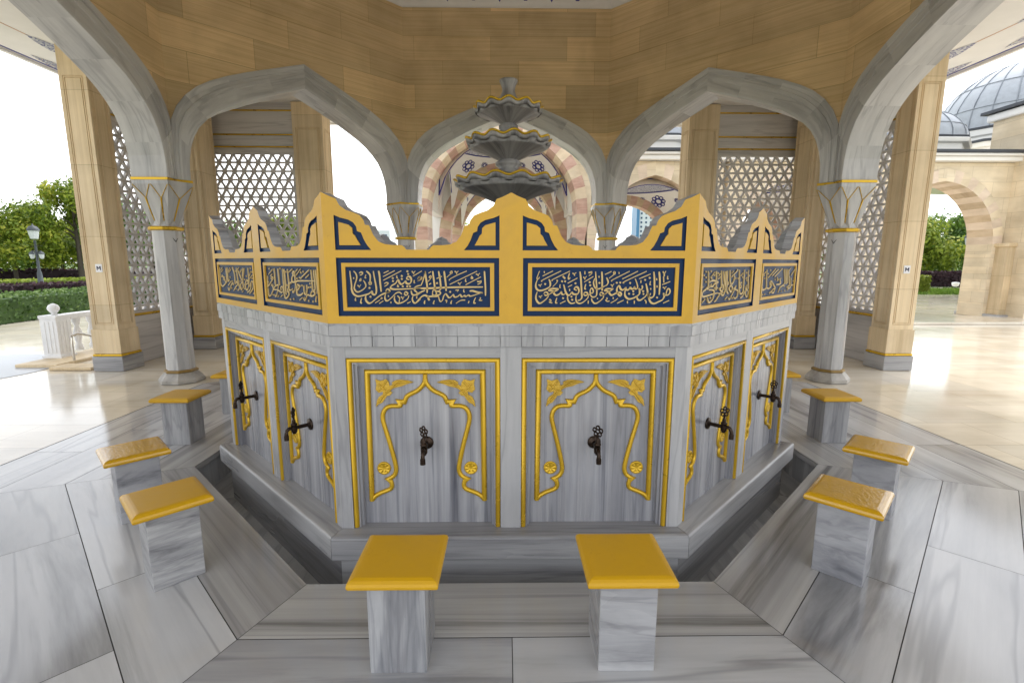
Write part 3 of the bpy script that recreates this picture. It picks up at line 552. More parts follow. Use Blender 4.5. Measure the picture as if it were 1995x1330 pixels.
G_ = [('W', [(320,320),(325,500),(320,720),(300,770),(280,740),(250,780),(180,840),(160,920),(200,960),(400,900),(545,865)]), ('W', [(320,790),(450,800),(460,900),(420,1030),(340,1105),(305,1050),(300,970)]), ('W', [(350,600),(400,560),(470,560),(560,600),(470,640),(430,700),(370,690),(400,640)]), ('m', [(370,690),(340,740)]), ('W', [(520,320),(525,600),(510,800)]), ('W', [(650,310),(650,500),(650,700),(600,760),(650,820),(690,760),(680,660),(640,700)]), ('m', [(550,880),(610,880),(570,950),(500,1060),(455,1080)]), ('W', [(700,320),(720,550),(745,780),(690,920),(650,900),(640,830)]), ('W', [(760,320),(755,500),(745,780)]), ('W', [(800,310),(790,600),(780,820),(820,880)]), ('W', [(865,300),(865,560),(900,680),(920,760),(880,840),(840,760),(860,700),(940,600),(980,480),(960,430)]), ('m', [(890,470),(1050,300),(1030,285)]), ('m', [(1020,680),(960,760),(1040,790),(1060,850),(1040,950),(980,1000),(950,950)]), ('m', [(1000,720),(1020,690),(930,870),(850,1020),(820,980)]), ('W', [(1100,290),(1100,500),(1095,750),(1120,880),(1180,850),(1200,750),(1215,500),(1230,280)]), ('m', [(1100,740),(1140,720),(1120,620),(1160,600)]), ('m', [(1240,810),(1180,930),(1110,990)]), ('m', [(1290,660),(1260,720),(1290,800),(1320,700),(1320,500),(1330,290)]), ('m', [(1330,800),(1300,930),(1270,950),(1250,880),(1260,740)]), ('t', [(370,490),(480,340)]), ('t', [(560,520),(630,460)]), ('t', [(570,450),(620,380)]), ('t', [(160,1110),(240,1010)]), ('t', [(730,1030),(790,960)]), ('t', [(905,380),(950,310)]), ('t', [(1130,440),(1190,360)]), ('t', [(1250,520),(1290,470)])]
G_ += [('d', p) for p in ((265,340),(205,430),(260,480),(260,590),(470,420),(400,500),(390,330),(570,370),(480,740),(540,740),(820,600),(820,640),(1010,500),(1070,500),(1180,470),(1280,360),(1350,430),(1285,550),(920,990),(680,850),(370,990),(170,720))]
H_ = [('W', [(185,860),(200,930),(250,910),(300,860),(305,600),(315,370)]), ('W', [(300,860),(340,890),(380,880),(430,820),(450,720),(420,690),(400,740),(420,850)]), ('W', [(470,730),(500,800),(540,880),(500,1000),(450,990),(490,900),(540,900)]), ('m', [(380,1030),(450,940)]), ('W', [(560,780),(640,770),(690,740),(670,650),(700,600)]), ('m', [(600,580),(610,680)]), ('W', [(620,1000),(660,900),(690,840),(760,800),(800,740)]), ('W', [(780,350),(800,560),(812,760)]), ('W', [(830,350),(850,760)]), ('W', [(880,350),(880,740)]), ('W', [(910,370),(930,640),(940,780),(900,830),(900,880),(940,870),(980,800),(975,580)]), ('m', [(980,800),(1050,780)]), ('t', [(215,520),(290,430)]), ('m', [(340,600),(550,350)]), ('m', [(450,550),(620,360)]), ('m', [(520,570),(730,340)]), ('m', [(970,520),(1090,350)]), ('t', [(920,390),(970,320)])]
H_ += [('d', p) for p in ((410,395),(350,490),(240,540),(250,620),(600,590),(630,640),(540,640),(790,820),(870,850),(890,920),(1040,680),(940,790),(260,1050),(200,1060),(720,960),(810,950))]
FF = [('W', [(185,310),(200,600),(215,760),(270,830),(330,780),(360,740),(345,690),(300,590),(250,520)]), ('W', [(360,330),(380,560),(385,700),(360,740)]), ('W', [(395,320),(410,560),(430,690),(470,640)]), ('m', [(430,810),(520,680)]), ('W', [(420,860),(450,940),(500,820),(545,740),(570,800)]), ('W', [(540,310),(590,450),(610,600),(620,780)]), ('W', [(580,950),(640,850),(690,780),(660,700),(640,760)]), ('W', [(655,330),(680,550),(700,700),(720,800)]), ('W', [(690,950),(740,880),(720,780),(690,620)]), ('W', [(700,400),(780,600),(830,720),(850,880)]), ('W', [(870,340),(840,560),(820,700),(770,800),(790,930),(830,860)]), ('W', [(830,340),(820,560)]), ('W', [(970,340),(990,560),(1000,780),(960,930),(910,880),(900,760),(950,660),(980,740),(900,800)]), ('m', [(1080,680),(1050,760),(1020,850)]), ('W', [(960,1000),(1040,920),(1060,740)]), ('W', [(1020,1030),(1110,900),(1120,740),(1080,690)]), ('t', [(210,390),(270,310)]), ('t', [(230,440),(290,360)]), ('t', [(440,460),(510,360)]), ('t', [(420,440),(480,320)]), ('t', [(1020,630),(1110,520)]), ('t', [(1010,560),(1060,420)]), ('t', [(760,460),(800,370)]), ('t', [(690,380),(730,320)]), ('t', [(810,990),(850,950)])]
FF += [('d', p) for p in ((320,580),(290,640),(240,560),(630,420),(540,690),(520,880),(760,690),(880,650),(930,560),(1090,620),(1040,350),(1085,450),(880,900),(1130,1030),(480,580),(650,900))]
def shift(strokes, dx):
    return [(w_, (p[0]+dx, p[1]) if w_ == 'd' else [(x+dx, y) for x, y in p]) for w_, p in strokes]
CAL[(0, -1)] = (A_+shift(B_, 1862), [(35, 140), (3790, 145), (3790, 1175), (85, 1175)], 44)
CAL[(0, 1)] = (C_+shift(D_, 1862), [(65, 150), (3800, 150), (3752, 1175), (55, 1175)], 44)
CAL[(-1, 1)] = (E_, [(95, 185), (1370, 215), (1425, 1135), (150, 945)], 34)
CAL[(-1, -1)] = (FF, [(155, 240), (1115, 270), (1180, 1120), (215, 985)], 34)
CAL[(1, -1)] = (G_, [(165, 225), (1405, 200), (1345, 1010), (110, 1200)], 34)
CAL[(1, 1)] = (H_, [(205, 290), (1095, 255), (1045, 1000), (150, 1130)], 34)
def homography(q):
    """image quad TL,TR,BR,BL -> unit square (0,1),(1,1),(1,0),(0,0) ; solved by Gauss elimination"""
    A = []
    for (x, y), (u, v) in zip(q, ((0, 1), (1, 1), (1, 0), (0, 0))):
        A.append([x, y, 1, 0, 0, 0, -u*x, -u*y, u]); A.append([0, 0, 0, x, y, 1, -v*x, -v*y, v])
    n = 8
    for i in range(n):
        p = max(range(i, n), key=lambda r: abs(A[r][i])); A[i], A[p] = A[p], A[i]
        for r in range(n):
            if r != i:
                g = A[r][i]/A[i][i]; A[r] = [a-g*c for a, c in zip(A[r], A[i])]
    h = [A[i][8]/A[i][i] for i in range(n)]
    return lambda x, y: ((h[0]*x+h[1]*y+h[2])/(h[6]*x+h[7]*y+1), (h[3]*x+h[4]*y+h[5])/(h[6]*x+h[7]*y+1))
def script_mesh(key, t0, t1, z0, z1, fr):
    strokes, quad, wpx = CAL[key]; H = homography(quad); b = MB(); W_, H_z = t1-t0, z1-z0
    tall = .2/1030*1.0  # metres per traced pixel, roughly
    for w_, pts in strokes:
        if w_ == 'd':
            u, v = H(*pts); x, z = t0+u*W_, z0+v*H_z; r = .0058
            b.slab([(x+r*cos(a), z+r*sin(a)) for a in (PI*.1, PI*.6, PI*1.1, PI*1.6)], fr(.006), fr(0), back=False); continue
        p = [H(*q) for q in pts]; p = [(t0+u*W_, z0+v*H_z) for u, v in p]
        if len(p) > 2: p = smoothpath(p, 4)
        base = {'W': .0072, 'm': .0058, 't': .0042}[w_]*(1.15 if key[0] else 1); L = []; Rr = []; n = len(p)
        for i in range(n):
            a = p[max(0, i-1)]; c = p[min(n-1, i+1)]; dx, dz = c[0]-a[0], c[1]-a[1]; l = math.hypot(dx, dz) or 1; dx /= l; dz /= l
            ang = math.atan2(dz, dx); nib = abs(sin(ang-R(50)))
            ww = base*(.50+.55*nib)*.5*2*.62
            if w_ != 't': ww *= .45+.55*min(1, min(i+1.5, n-i+.2)/(n*.18+1))
            L.append((p[i][0]-dz*ww, p[i][1]+dx*ww)); Rr.append((p[i][0]+dz*ww, p[i][1]-dx*ww))
        f1, f0 = fr(.006), fr(0)
        for i in range(n-1):
            b.face([f1(*Rr[i]), f1(*Rr[i+1]), f1(*L[i+1]), f1(*L[i])])
            b.face([f0(*Rr[i]), f0(*Rr[i+1]), f1(*Rr[i+1]), f1(*Rr[i])]); b.face([f1(*L[i]), f1(*L[i+1]), f0(*L[i+1]), f0(*L[i])])
    return b
for k in range(8):
    top = crown(1)[::-1][:-1]+crown(-1)                    # right corner -> middle -> left corner
    outline = [(-CT, 1.2615), (CT, 1.2615)]+top
    cl = [outline[0]]
    for q in outline[1:]:
        if math.hypot(q[0]-cl[-1][0], q[1]-cl[-1][1]) > 1e-6: cl.append(q)
    outline = cl
    b = MB(); f0 = F(k, A_PAR); fb = Fm(k, A_PAR, A_PAR-.058); detail = k in (0, 1, 2, 6, 7); DP = -.012
    holes = []
    if detail:
        for s in (-1, 1):
            t0, t1 = sorted((s*.0585, s*.8555)); holes.append(rect(t0, 1.299, t1, 1.585))
            holes.append([(s*t, z) for t, z in TRAP]); holes.append([(s*(CT-t), z) for t, z in TRAP])
    b.tone = 1.0
    b.poly(outline, holes, f0, 0)
    b.poly(outline, [], fb, 1, flip=True); b.wall(outline, f0, fb, 1)
    fd = F(k, A_PAR+DP)
    for h in holes: b.wall(h, f0, fd, 2, inward=True)
    pp = b.build('parapet_panel', ['gold', 'marble', 'navy'], FN)
    if not detail: continue
    kk = k if k < 4 else k-8
    b = MB()
    for h in holes: b.poly(h, [], fd, 0)
    b.build('navy_inlay', ['navy'], pp)
    b = MB(); fi = F(k, A_PAR-.002)
    for s in (-1, 1):
        t0, t1 = sorted((s*.0835, s*.8315)); u0, u1 = sorted((s*.1035, s*.8135))
        b.slab(rect(t0, 1.325, t1, 1.560), fi, fd, holes=[rect(u0, 1.3425, u1, 1.541)], back=False)
        b.slab([(s*t, z) for t, z in TRIN], fi, fd, back=False); b.slab([(s*(CT-t), z) for t, z in TRIN], fi, fd, back=False)
    b.build('gold_border', ['gold'], pp)
    for s in (-1, 1):
        if (kk, s) in CAL:
            u0, u1 = sorted((s*.1035, s*.8135))
            script_mesh((kk, s), u0, u1, 1.3425, 1.541, lambda o: (lambda t, z: F(kk, A_PAR+DP)(t, z, o))).build('inscription', ['letter'], pp)

# tiered bowls in the basin
TF = empty('tiered_bowl_fountain', (0, 0, 0), 0, 'dark weathered marble fountain of three fluted bowls with gold wavy rims rising behind the parapet', 'fountain')
def bowl(z, rw, h, nf, amp):
    b = MB(); rows = []; n = nf*10
    def ring(fr, zz_, k, wav=0): return [((rw*fr*(1+k*cos(nf*a))*cos(a)), (rw*fr*(1+k*cos(nf*a))*sin(a)), zz_+wav*cos(nf*a)) for a in (2*PI*j/n for j in range(n))]
    prof = [(.20, -h*1.12, 0, 0), (.26, -h*1.08, 0, 0), (.55, -h*.74, .004, 0), (.84, -h*.47, .012, 0), (.935, -h*.41, .02, 0), (.92, -h*.33, .026, 0), (.985, -h*.26, .03, 0), (.965, -h*.18, .03, amp*.3), (.975, -.045, .035, amp*.7), (1.0, -.018, .035, amp), (1.01, 0, .035, amp)]
    inn = [(.96, 0, .035, amp), (.80, -h*.30, .04, 0), (.3, -h*.5, 0, 0)]
    b.grid([ring(fr, z+dz, k, wv) for fr, dz, k, wv in prof+inn], cu=True, uv=lambda a, c: (c*.05, a*.1))
    o = b.build('bowl', ['bowl'], TF)
    b = MB(); pts = [((rw*1.0*(1+.035*cos(nf*a)))*cos(a), (rw*1.0*(1+.035*cos(nf*a)))*sin(a), z+.004+amp*cos(nf*a)) for a in (2*PI*j/n for j in range(n))]
    b.tube(pts, .011, 6, closed=True, smooth=True); b.build('gold_rim', ['gilt'], o)
bowl(2.28, .475, .17, 14, .014); bowl(2.625, .372, .145, 13, .013); bowl(2.905, .295, .115, 12, .012)
b = MB(); b.lathe([(.30, .6), (.24, .9), (.13, 1.2), (.10, 1.7), (.13, 1.95), (.10, 2.05), (.09, 2.11)], 24); b.build('stem', ['bowl'], TF)
b = MB(); b.lathe([(.07, 2.20), (.075, 2.34), (.12, 2.345), (.125, 2.37), (.08, 2.395), (.115, 2.42), (.118, 2.445), (.08, 2.47), (.07, 2.48)], 24); b.build('baluster', ['bowl'], TF)
b = MB(); b.lathe([(.06, 2.52), (.065, 2.66), (.085, 2.665), (.088, 2.69), (.06, 2.71), (.085, 2.735), (.086, 2.76), (.05, 2.785)], 24); b.build('baluster', ['bowl'], TF)
b = MB(); b.lathe([(.10, 2.83), (.12, 2.90), (.11, 2.95), (.075, 3.0), (.055, 3.05), (.062, 3.09), (.080, 3.125), (.080, 3.14), (.05, 3.145), (.045, 3.09)], 24); b.build('finial', ['bowl'], TF)
b = MB(); b.lathe([(1.9, .55), (1.9, .56), (.05, .56)], 32, cap=False); b.build('basin_floor', ['marble'], FN)

# ------------------------------------------------------------------ stools
ST = [(0, -1, 'stool_v', 0, 'yellow topped stool at the front left, on a pedestal of upright grey streaked marble'),
      (0, 1, 'stool_h', 0, 'yellow topped stool at the front right, on a pale pedestal with level marble bands'),
      (-1, 1, 'stool_d', 0, 'yellow topped stool with strong slanting dark veins on its pedestal, left of the drain channel'),
      (-1, -1, 'stool_c', 2, 'worn yellow stool with flaking marks, standing behind the veined stool on the left'),
      (-2, 1, 'stool_v', 0, 'yellow stool with a dark striped grey pedestal in front of the left column base'),
      (-2, -1, 'stool_v', 0, 'yellow stool half hidden by the left end of the fountain'),
      (1, -1, 'stool_c', 1, 'wet yellow stool covered in droplets on a cloudy white pedestal, nearest on the right'),
      (1, 1, 'stool_c', 1, 'wet shining yellow stool on a grey pedestal, second nearest on the right side'),
      (2, -1, 'stool_v', 0, 'dry yellow stool with a grey striped pedestal in front of the right column base'),
      (2, 1, 'stool_v', 0, 'yellow stool half hidden by the right end of the fountain')]
for k, s, mk, wet, lab in ST:
    f = F(k, 2.86); loc = f(s*.44, 0)
    e = empty('stool', loc, k*PI/4, lab, 'stool', 'yellow topped stools round the fountain')
    b = MB(); b.rnd(.96, 1.03); b.box((0, 0, .1935), (.219, .22, .387))
    pe = b.build('pedestal', [mk], None, merge=True, bevel=.004); pe.parent = e
    b = MB(); x = .166; y = .164
    prof = [(-.006, .3872), (0, .392), (.002, .403), (-.001, .414), (-.010, .422), (-.022, .4265), (-.032, .4275)]
    rows = [[(sx*(x+d), sy*(y+d), z) for sx, sy in ((-1, -1), (1, -1), (1, 1), (-1, 1))] for d, z in prof]
    b.grid(rows, cu=True, smooth=False); b.face(rows[-1]); b.face(rows[0][::-1])
    se = b.build('seat', ['seatwet' if wet else 'seat'], None, merge=True, bevel=.003); se.parent = e
# ------------------------------------------------------------------ pavilion
PV = empty('pavilion', (0, 0, 0), 0, 'stone pavilion with an octagonal ring of pointed grey marble arches under a brown drum', 'pavilion')
A, TH = 4.07, .40; AC = A*T8
INT = [(1.525, 2.556), (1.522, 2.68), (1.515, 2.80), (1.490, 2.94), (1.445, 3.08), (1.375, 3.21), (1.275, 3.325), (1.16, 3.425), (1.03, 3.515), (.86, 3.605), (.65, 3.71), (.43, 3.805), (.22, 3.89), (0, 3.98)]
EXT = [(1.682, 2.556), (1.682, 2.75), (1.682, 2.95), (1.682, 3.12), (1.672, 3.25), (1.60, 3.42), (1.50, 3.56), (1.37, 3.685), (1.22, 3.785), (1.02, 3.89), (.78, 3.995), (.53, 4.095), (.27, 4.195), (0, 4.30)]
for k in range(8):
    b = MB(); f = F(k, A)
    prof = [(1.0, .05), (1.0, -.020), (.80, -.020), (.78, -.012), (.66, -.012), (.64, -.026), (.50, -.026), (.48, -.018), (.10, -.018), (0, -.010), (0, TH+.02), (1, TH+.02), (1, TH-.05)]
    for sg in (1, -1):
        n = len(INT); Ls = 0
        for i in range(n-1):
            if i in (0, 3, 6, 9, 11): b.rnd(.93, 1.04)
            l = math.hypot(INT[i+1][0]-INT[i][0], INT[i+1][1]-INT[i][1])
            def P(j, s, d):
                x = INT[j][0]+(EXT[j][0]-INT[j][0])*s; z = INT[j][1]+(EXT[j][1]-INT[j][1])*s
                lim = (A+d)*T8-.001
                return f(sg*min(x, lim), z, d)
            w_ = 0
            for (s0, d0), (s1, d1) in zip(prof, prof[1:]):
                w2 = w_+abs(s1-s0)*.25+abs(d1-d0)
                q = [P(i, s0, d0), P(i+1, s0, d0), P(i+1, s1, d1), P(i, s1, d1)]; uv = [(Ls, w_), (Ls+l, w_), (Ls+l, w2), (Ls, w2)]
                if sg > 0: q = q[::-1]; uv = uv[::-1]
                b.face(q, 0, uv, smooth=False); w_ = w2
            Ls += l
    b.build('arch', ['arch'], PV)
    b = MB(); b.uo = (k*3.37, 0); b.tone = 1
    ol = [(-AC, 5.60), (-AC, 3.20)]+[(-x, z-.004) for x, z in EXT[4:]]+[(x, z-.004) for x, z in EXT[4:-1][::-1]]+[(AC, 3.20), (AC, 5.60)]
    b.slab(ol, F(k, A), Fm(k, A, A+TH))
    b.build('drum_wall', ['trav'], PV)
# columns
def column(kc):
    """kc: corner index, between side kc and kc+1"""
    f, g = F(kc, A), F(kc+1, A); J = .165
    def V2(p): return Vector((p[0], p[1]))
    J1i, J1o = V2(f(AC-J, 0, -.006)), V2(f(AC-J, 0, TH+.006)); Ci = V2(f(AC, 0)); Co = V2(F(kc, A+TH)((A+TH)*T8, 0)); J2i, J2o = V2(g(-AC+J, 0, -.006)), V2(g(-AC+J, 0, TH+.006))
    ctr = (Ci+Co)/2
    hexa = [J1i, Ci, J2i, J2o, Co, J1o]
    def ccw(p): return p if sum(p[i-1].x*p[i].y-p[i].x*p[i-1].y for i in range(len(p))) > 0 else p[::-1]
    hexa = ccw(hexa)
    cpar = empty('column', (ctr.x, ctr.y, 0)); cpar.parent = PV
    def grow(poly, d): return [ctr+(p-ctr)*(1+d/(p-ctr).length) for p in poly]
    def prism(b, poly, z0, z1, poly2=None):
        q = poly2 or poly; n = len(poly)
        for i in range(n): b.face([(*poly[i], z0), (*poly[(i+1) % n], z0), (*q[(i+1) % n], z1), (*q[i], z1)])
        b.face([(*p, z1) for p in q]); b.face([(*p, z0) for p in poly][::-1])
    b = MB(); b.rnd(.95, 1.0); prism(b, grow(hexa, -.012), 2.545, 3.22); b.build('arch_springer', ['arch'], cpar)
    b = MB(); prism(b, grow(hexa, .018), 2.522, 2.552); b.build('gilt_abacus_band', ['gilt'], cpar)
    # octagonal shaft
    SA = .147; SR = SA/C8; ctr0 = ctr; ctr = ctr+ctr.normalized()*.05
    def octp(rad, ph=PI/8): return [ctr+Vector((cos(ph+i*PI/4), sin(ph+i*PI/4)))*rad for i in range(8)]
    b = MB(); b.rnd(.96, 1.04); prism(b, octp(SR+.006), .165, 1.955, octp(SR-.002)); b.build('shaft', ['column'], cpar)
    # base
    b = MB()
    pr = [(.245, .002, .045), (.245, .045, .05), (.238, .05, .075), (.215, .085, 0), (.188, .115, 0), (.176, .130, 0)]
    rows = [[(*p, z) for p in octp(r/C8)] for r, z, _ in pr]
    b.grid(rows, cu=True, smooth=False); b.face(rows[-1]); b.build('base', ['base'], cpar)
    b = MB(); rows = [[(*p, z) for p in octp(r/C8)] for r, z in ((.165, .128), (.180, .135), (.184, .148), (.176, .160), (.160, .168))]; b.grid(rows, cu=True, smooth=False); b.face(rows[-1]); b.build('base_ring', ['dirtgold'], cpar)
    # capital with folded leaves
    tp = [J1i, J2i, (J2i+J2o)/2, J2o, Co, J1o, (J1i+J1o)/2]
    tp = ccw(tp); tp = grow(tp, .012); n = len(tp); zt, zb = 2.520, 1.985
    def onoct(d, extra=0):
        d = d.normalized(); a = math.atan2(d.y, d.x); a0 = round(a/(PI/4))*PI/4; return ctr+d*((SA+.004+extra)/cos(a-a0))
    b = MB(); gl = MB(); b.rnd(.97, 1.03)
    for i in range(n):
        p, q = tp[i], tp[(i+1) % n]; mid = (p+q)/2; long_ = (q-p).length
        zt2 = zt-.045; vz = zt-.045-.16
        vp = ctr0+(mid-ctr0)*.84; vb = onoct(mid-ctr, -.006); pb, qb = onoct(p-ctr, .003), onoct(q-ctr, .003)
        zq = zb+.07
        b.face([(*p, zt2), (*q, zt2), (*q, zt), (*p, zt)])
        b.face([(*vp, vz), (*q, zt2), (*p, zt2)])
        b.face([(*vb, zq), (*vp, vz), (*p, zt2), (*pb, zb)][::-1]); b.face([(*vb, zq), (*qb, zb), (*q, zt2), (*vp, vz)][::-1])
        b.face([(*pb, zb), (*qb, zb), (*vb, zq)])
        o = (mid-ctr).normalized()*.004
        def T3(v, z): return (v.x+o.x, v.y+o.y, z)
        gl.tube([T3(vp, vz), T3(vb, zq)], lambda s: .011-.005*s, 6); gl.tube([T3(vp, vz), T3(p+(mid-p)*.06, zt2-.004)], .0045, 5); gl.tube([T3(vp, vz), T3(q+(mid-q)*.06, zt2-.004)], .0045, 5)
    cp = b.build('capital', ['column'], cpar); gl.build('gilt_valleys', ['gilt'], cpar)
    b = MB(); rows = [[(*p, z) for p in octp(r/C8)] for r, z in ((.147, 1.94), (.176, 1.948), (.180, 1.962), (.180, 1.975), (.172, 1.988), (.150, 1.992))]; b.grid(rows, cu=True, smooth=False); b.build('necking_ring', ['gilt'], cpar)
    # small leaf carving on the shaft under the ring
    dirc = -ctr.normalized(); sd = Vector((-dirc.y, dirc.x)); b = MB()
    for sgn in (-1, 0, 1):
        pts = [(ctr+dirc*(SA+.006)+sd*(sgn*u*.035), 1.80+.07*u-.02*abs(sgn)*u*u) for u in (0, .35, .7, 1.0)]
        b.tube([(p.x, p.y, z) for p, z in pts], lambda s: .006-.004*s, 5)
    b.tube([(*(ctr+dirc*(SA+.005)), 1.77), (*(ctr+dirc*(SA+.005)), 1.80)], .004, 5)
    b.build('leaf_carving', ['dark'], cpar)
for kc in (1, 2, 3, 4, 5, 6): column(kc)
# dome ceiling above drum
b = MB()
pr = [(A+.02, 5.602), (A-.16, 5.72), (A-.28, 6.1), (A-.75, 6.9), (A-1.7, 7.7), (A-2.9, 8.15), (.05, 8.3)]
rows = [[(*p, z) for p in octo(a)] for a, z in pr]; b.grid(rows[::-1], cu=True, smooth=False)
rows = [[(*p, z) for p in octo(a)] for a, z in ((A+TH+.05, 5.602), (A+TH+.05, 5.9), (A-.4, 7.2), (A-2.2, 8.3), (.05, 8.6))]; b.grid(rows, cu=True, smooth=False)
for k in range(8):
    f = F(k, A-.16)
    for j in range(-3, 4):
        t = .12+j*.415; big = .03 if j % 2 else 0
        if abs(t) > 1.5: continue
        b.face([F(k, A-.155)(t-.05-big, 5.712), F(k, A-.07+big*.4)(t, 5.655), F(k, A-.155)(t+.05+big, 5.712)], 1)
b.build('dome_ceiling', ['ceil', 'blue'], PV)
# eaves
EX, EY0, EY1, EZ = 6.85, -6.2, 6.3, 4.42
b = MB(); fl = lambda x, y: (x, y, EZ); up = lambda x, y: (x, y, EZ+.28)
b.poly([(-EX, EY0), (EX, EY0), (EX, EY1), (-EX, EY1)], [octo(A+TH-.02)], fl, flip=True)
b.poly([(-EX, EY0), (EX, EY0), (EX, EY1), (-EX, EY1)], [octo(A+TH-.02)], up)
b.wall([(-EX, EY0), (EX, EY0), (EX, EY1), (-EX, EY1)], up, fl)
b.build('eave_soffit', ['ceil'], PV)
def lens(bm, cx, cy, hw, hl, z):
    pts = [(cx+hw*(1-abs(u)**1.6)*s*1.0, cy+hl*u) for s, us in ((1, [-1+i/8 for i in range(17)]), (-1, [1-i/8 for i in range(1, 16)])) for u in us]
    bm.face([(x, y, z) for x, y in pts][::-1])
for sx in (-1, 1):
    for j in range(3):
        b = MB(); lens(b, sx*6.16, 2.77-1.5*j, .125, .50, EZ-.004); b.build('soffit_medallion', ['tile'], PV)
        b = MB(); lens(b, sx*6.69, 3.42-1.5*j, .105, .52, EZ-.004); b.build('edge_medallion', ['tile2'], PV)
    b = MB(); b.box((sx*6.16, .5, EZ), (.014, 9.4, .006)); b.build('soffit_line', ['orange'], PV)
    b = MB(); b.box((sx*6.81, 0, EZ-.003), (.022, 12.2, .006)); b.build('soffit_line', ['blue'], PV)
b = MB()
for sx in (-1, 1): b.box((sx*(EX+.03), .05, EZ-.01), (.06, 12.5, .05))
b.box((0, EY1+.03, EZ-.01), (2*EX, .06, .05)); b.build('eave_drip_edge', ['ceil'], PV)

# limestone piers
GR = [(.0, 0), (.055, 0), (.058, -.010), (.066, -.010), (.069, 0), (.082, 0), (.085, -.010), (.093, -.010), (.096, 0), (.12, 0)]
def pier(x0, x1, y0, y1, faces, panels=True):
    """shaft box with engraved panels on the listed faces, plinth, gold fillet and marble foot"""
    x0, x1 = sorted((x0, x1)); p = empty('pier', ((x0+x1)/2, (y0+y1)/2, 0)); p.parent = PV
    b = MB(); b.rnd(.97, 1.03); z0, z1 = .60, EZ-.02
    fs = {'-y': ((x0, y0), (1, 0), x1-x0), '+x': ((x1, y0), (0, 1), y1-y0), '+y': ((x1, y1), (-1, 0), x1-x0), '-x': ((x0, y1), (0, -1), y1-y0)}
    for n_, ((ox, oy), (ux, uy), wd) in fs.items():
        O, U, V = Vector((ox, oy, z0)), Vector((ux, uy, 0)), Vector((0, 0, 1))
        if n_ in faces:
            sc_ = min(1.0, wd/.42)
            steps = [(a*sc_, d) for a, d in GR]
            # plain band on top, engraved panel below
            hp = 4.02-z0-.02
            b.face([O+V*(hp+.02), O+U*wd+V*(hp+.02), O+U*wd+V*(z1-z0), O+V*(z1-z0)])
            b.face([O, O+U*wd, O+U*wd+V*.02, O+V*.02])
            b.inset(O+V*.02, U, V, wd, hp, steps)
        else: b.face([O, O+U*wd, O+U*wd+V*(z1-z0), O+V*(z1-z0)])
    b.face([(x0, y0, z1), (x1, y0, z1), (x1, y1, z1), (x0, y1, z1)])
    b.build('pier_shaft', ['lime'], p)
    b = MB(); c = ((x0+x1)/2, (y0+y1)/2); d = (x1-x0, y1-y0)
    b.rnd(.97, 1.02); b.box((*c, .425), (d[0]+.035, d[1]+.035, .35)); b.build('pier_plinth', ['lime'], p, merge=True, bevel=.006)
    b = MB(); b.box((*c, .231), (d[0]+.055, d[1]+.055, .034)); b.build('gold_fillet', ['gilt'], p, merge=True, bevel=.01)
    b = MB(); b.rnd(.9, 1.0); b.box((*c, .106), (d[0]+.07, d[1]+.07, .212)); b.build('marble_foot', ['marble'], p, merge=True, bevel=.006)
YB = 4.86
for s in (-1, 1):
    inn = '+x' if s < 0 else '-x'
    pier(s*5.545, s*5.905, 2.385, 2.73, ('-y', inn))
    pier(s*5.275, s*5.60, 4.20, 4.74, ('-y', inn))
    pier(s*3.35, s*3.90, YB, YB+.42, ('-y', inn))
    pier(s*5.545, s*5.905, -2.73, -2.385, ('+y', inn))  # front piers mirrored from the rear, out of view, added to cut front light
    pier(s*5.275, s*5.60, -4.74, -4.20, ('+y', inn))
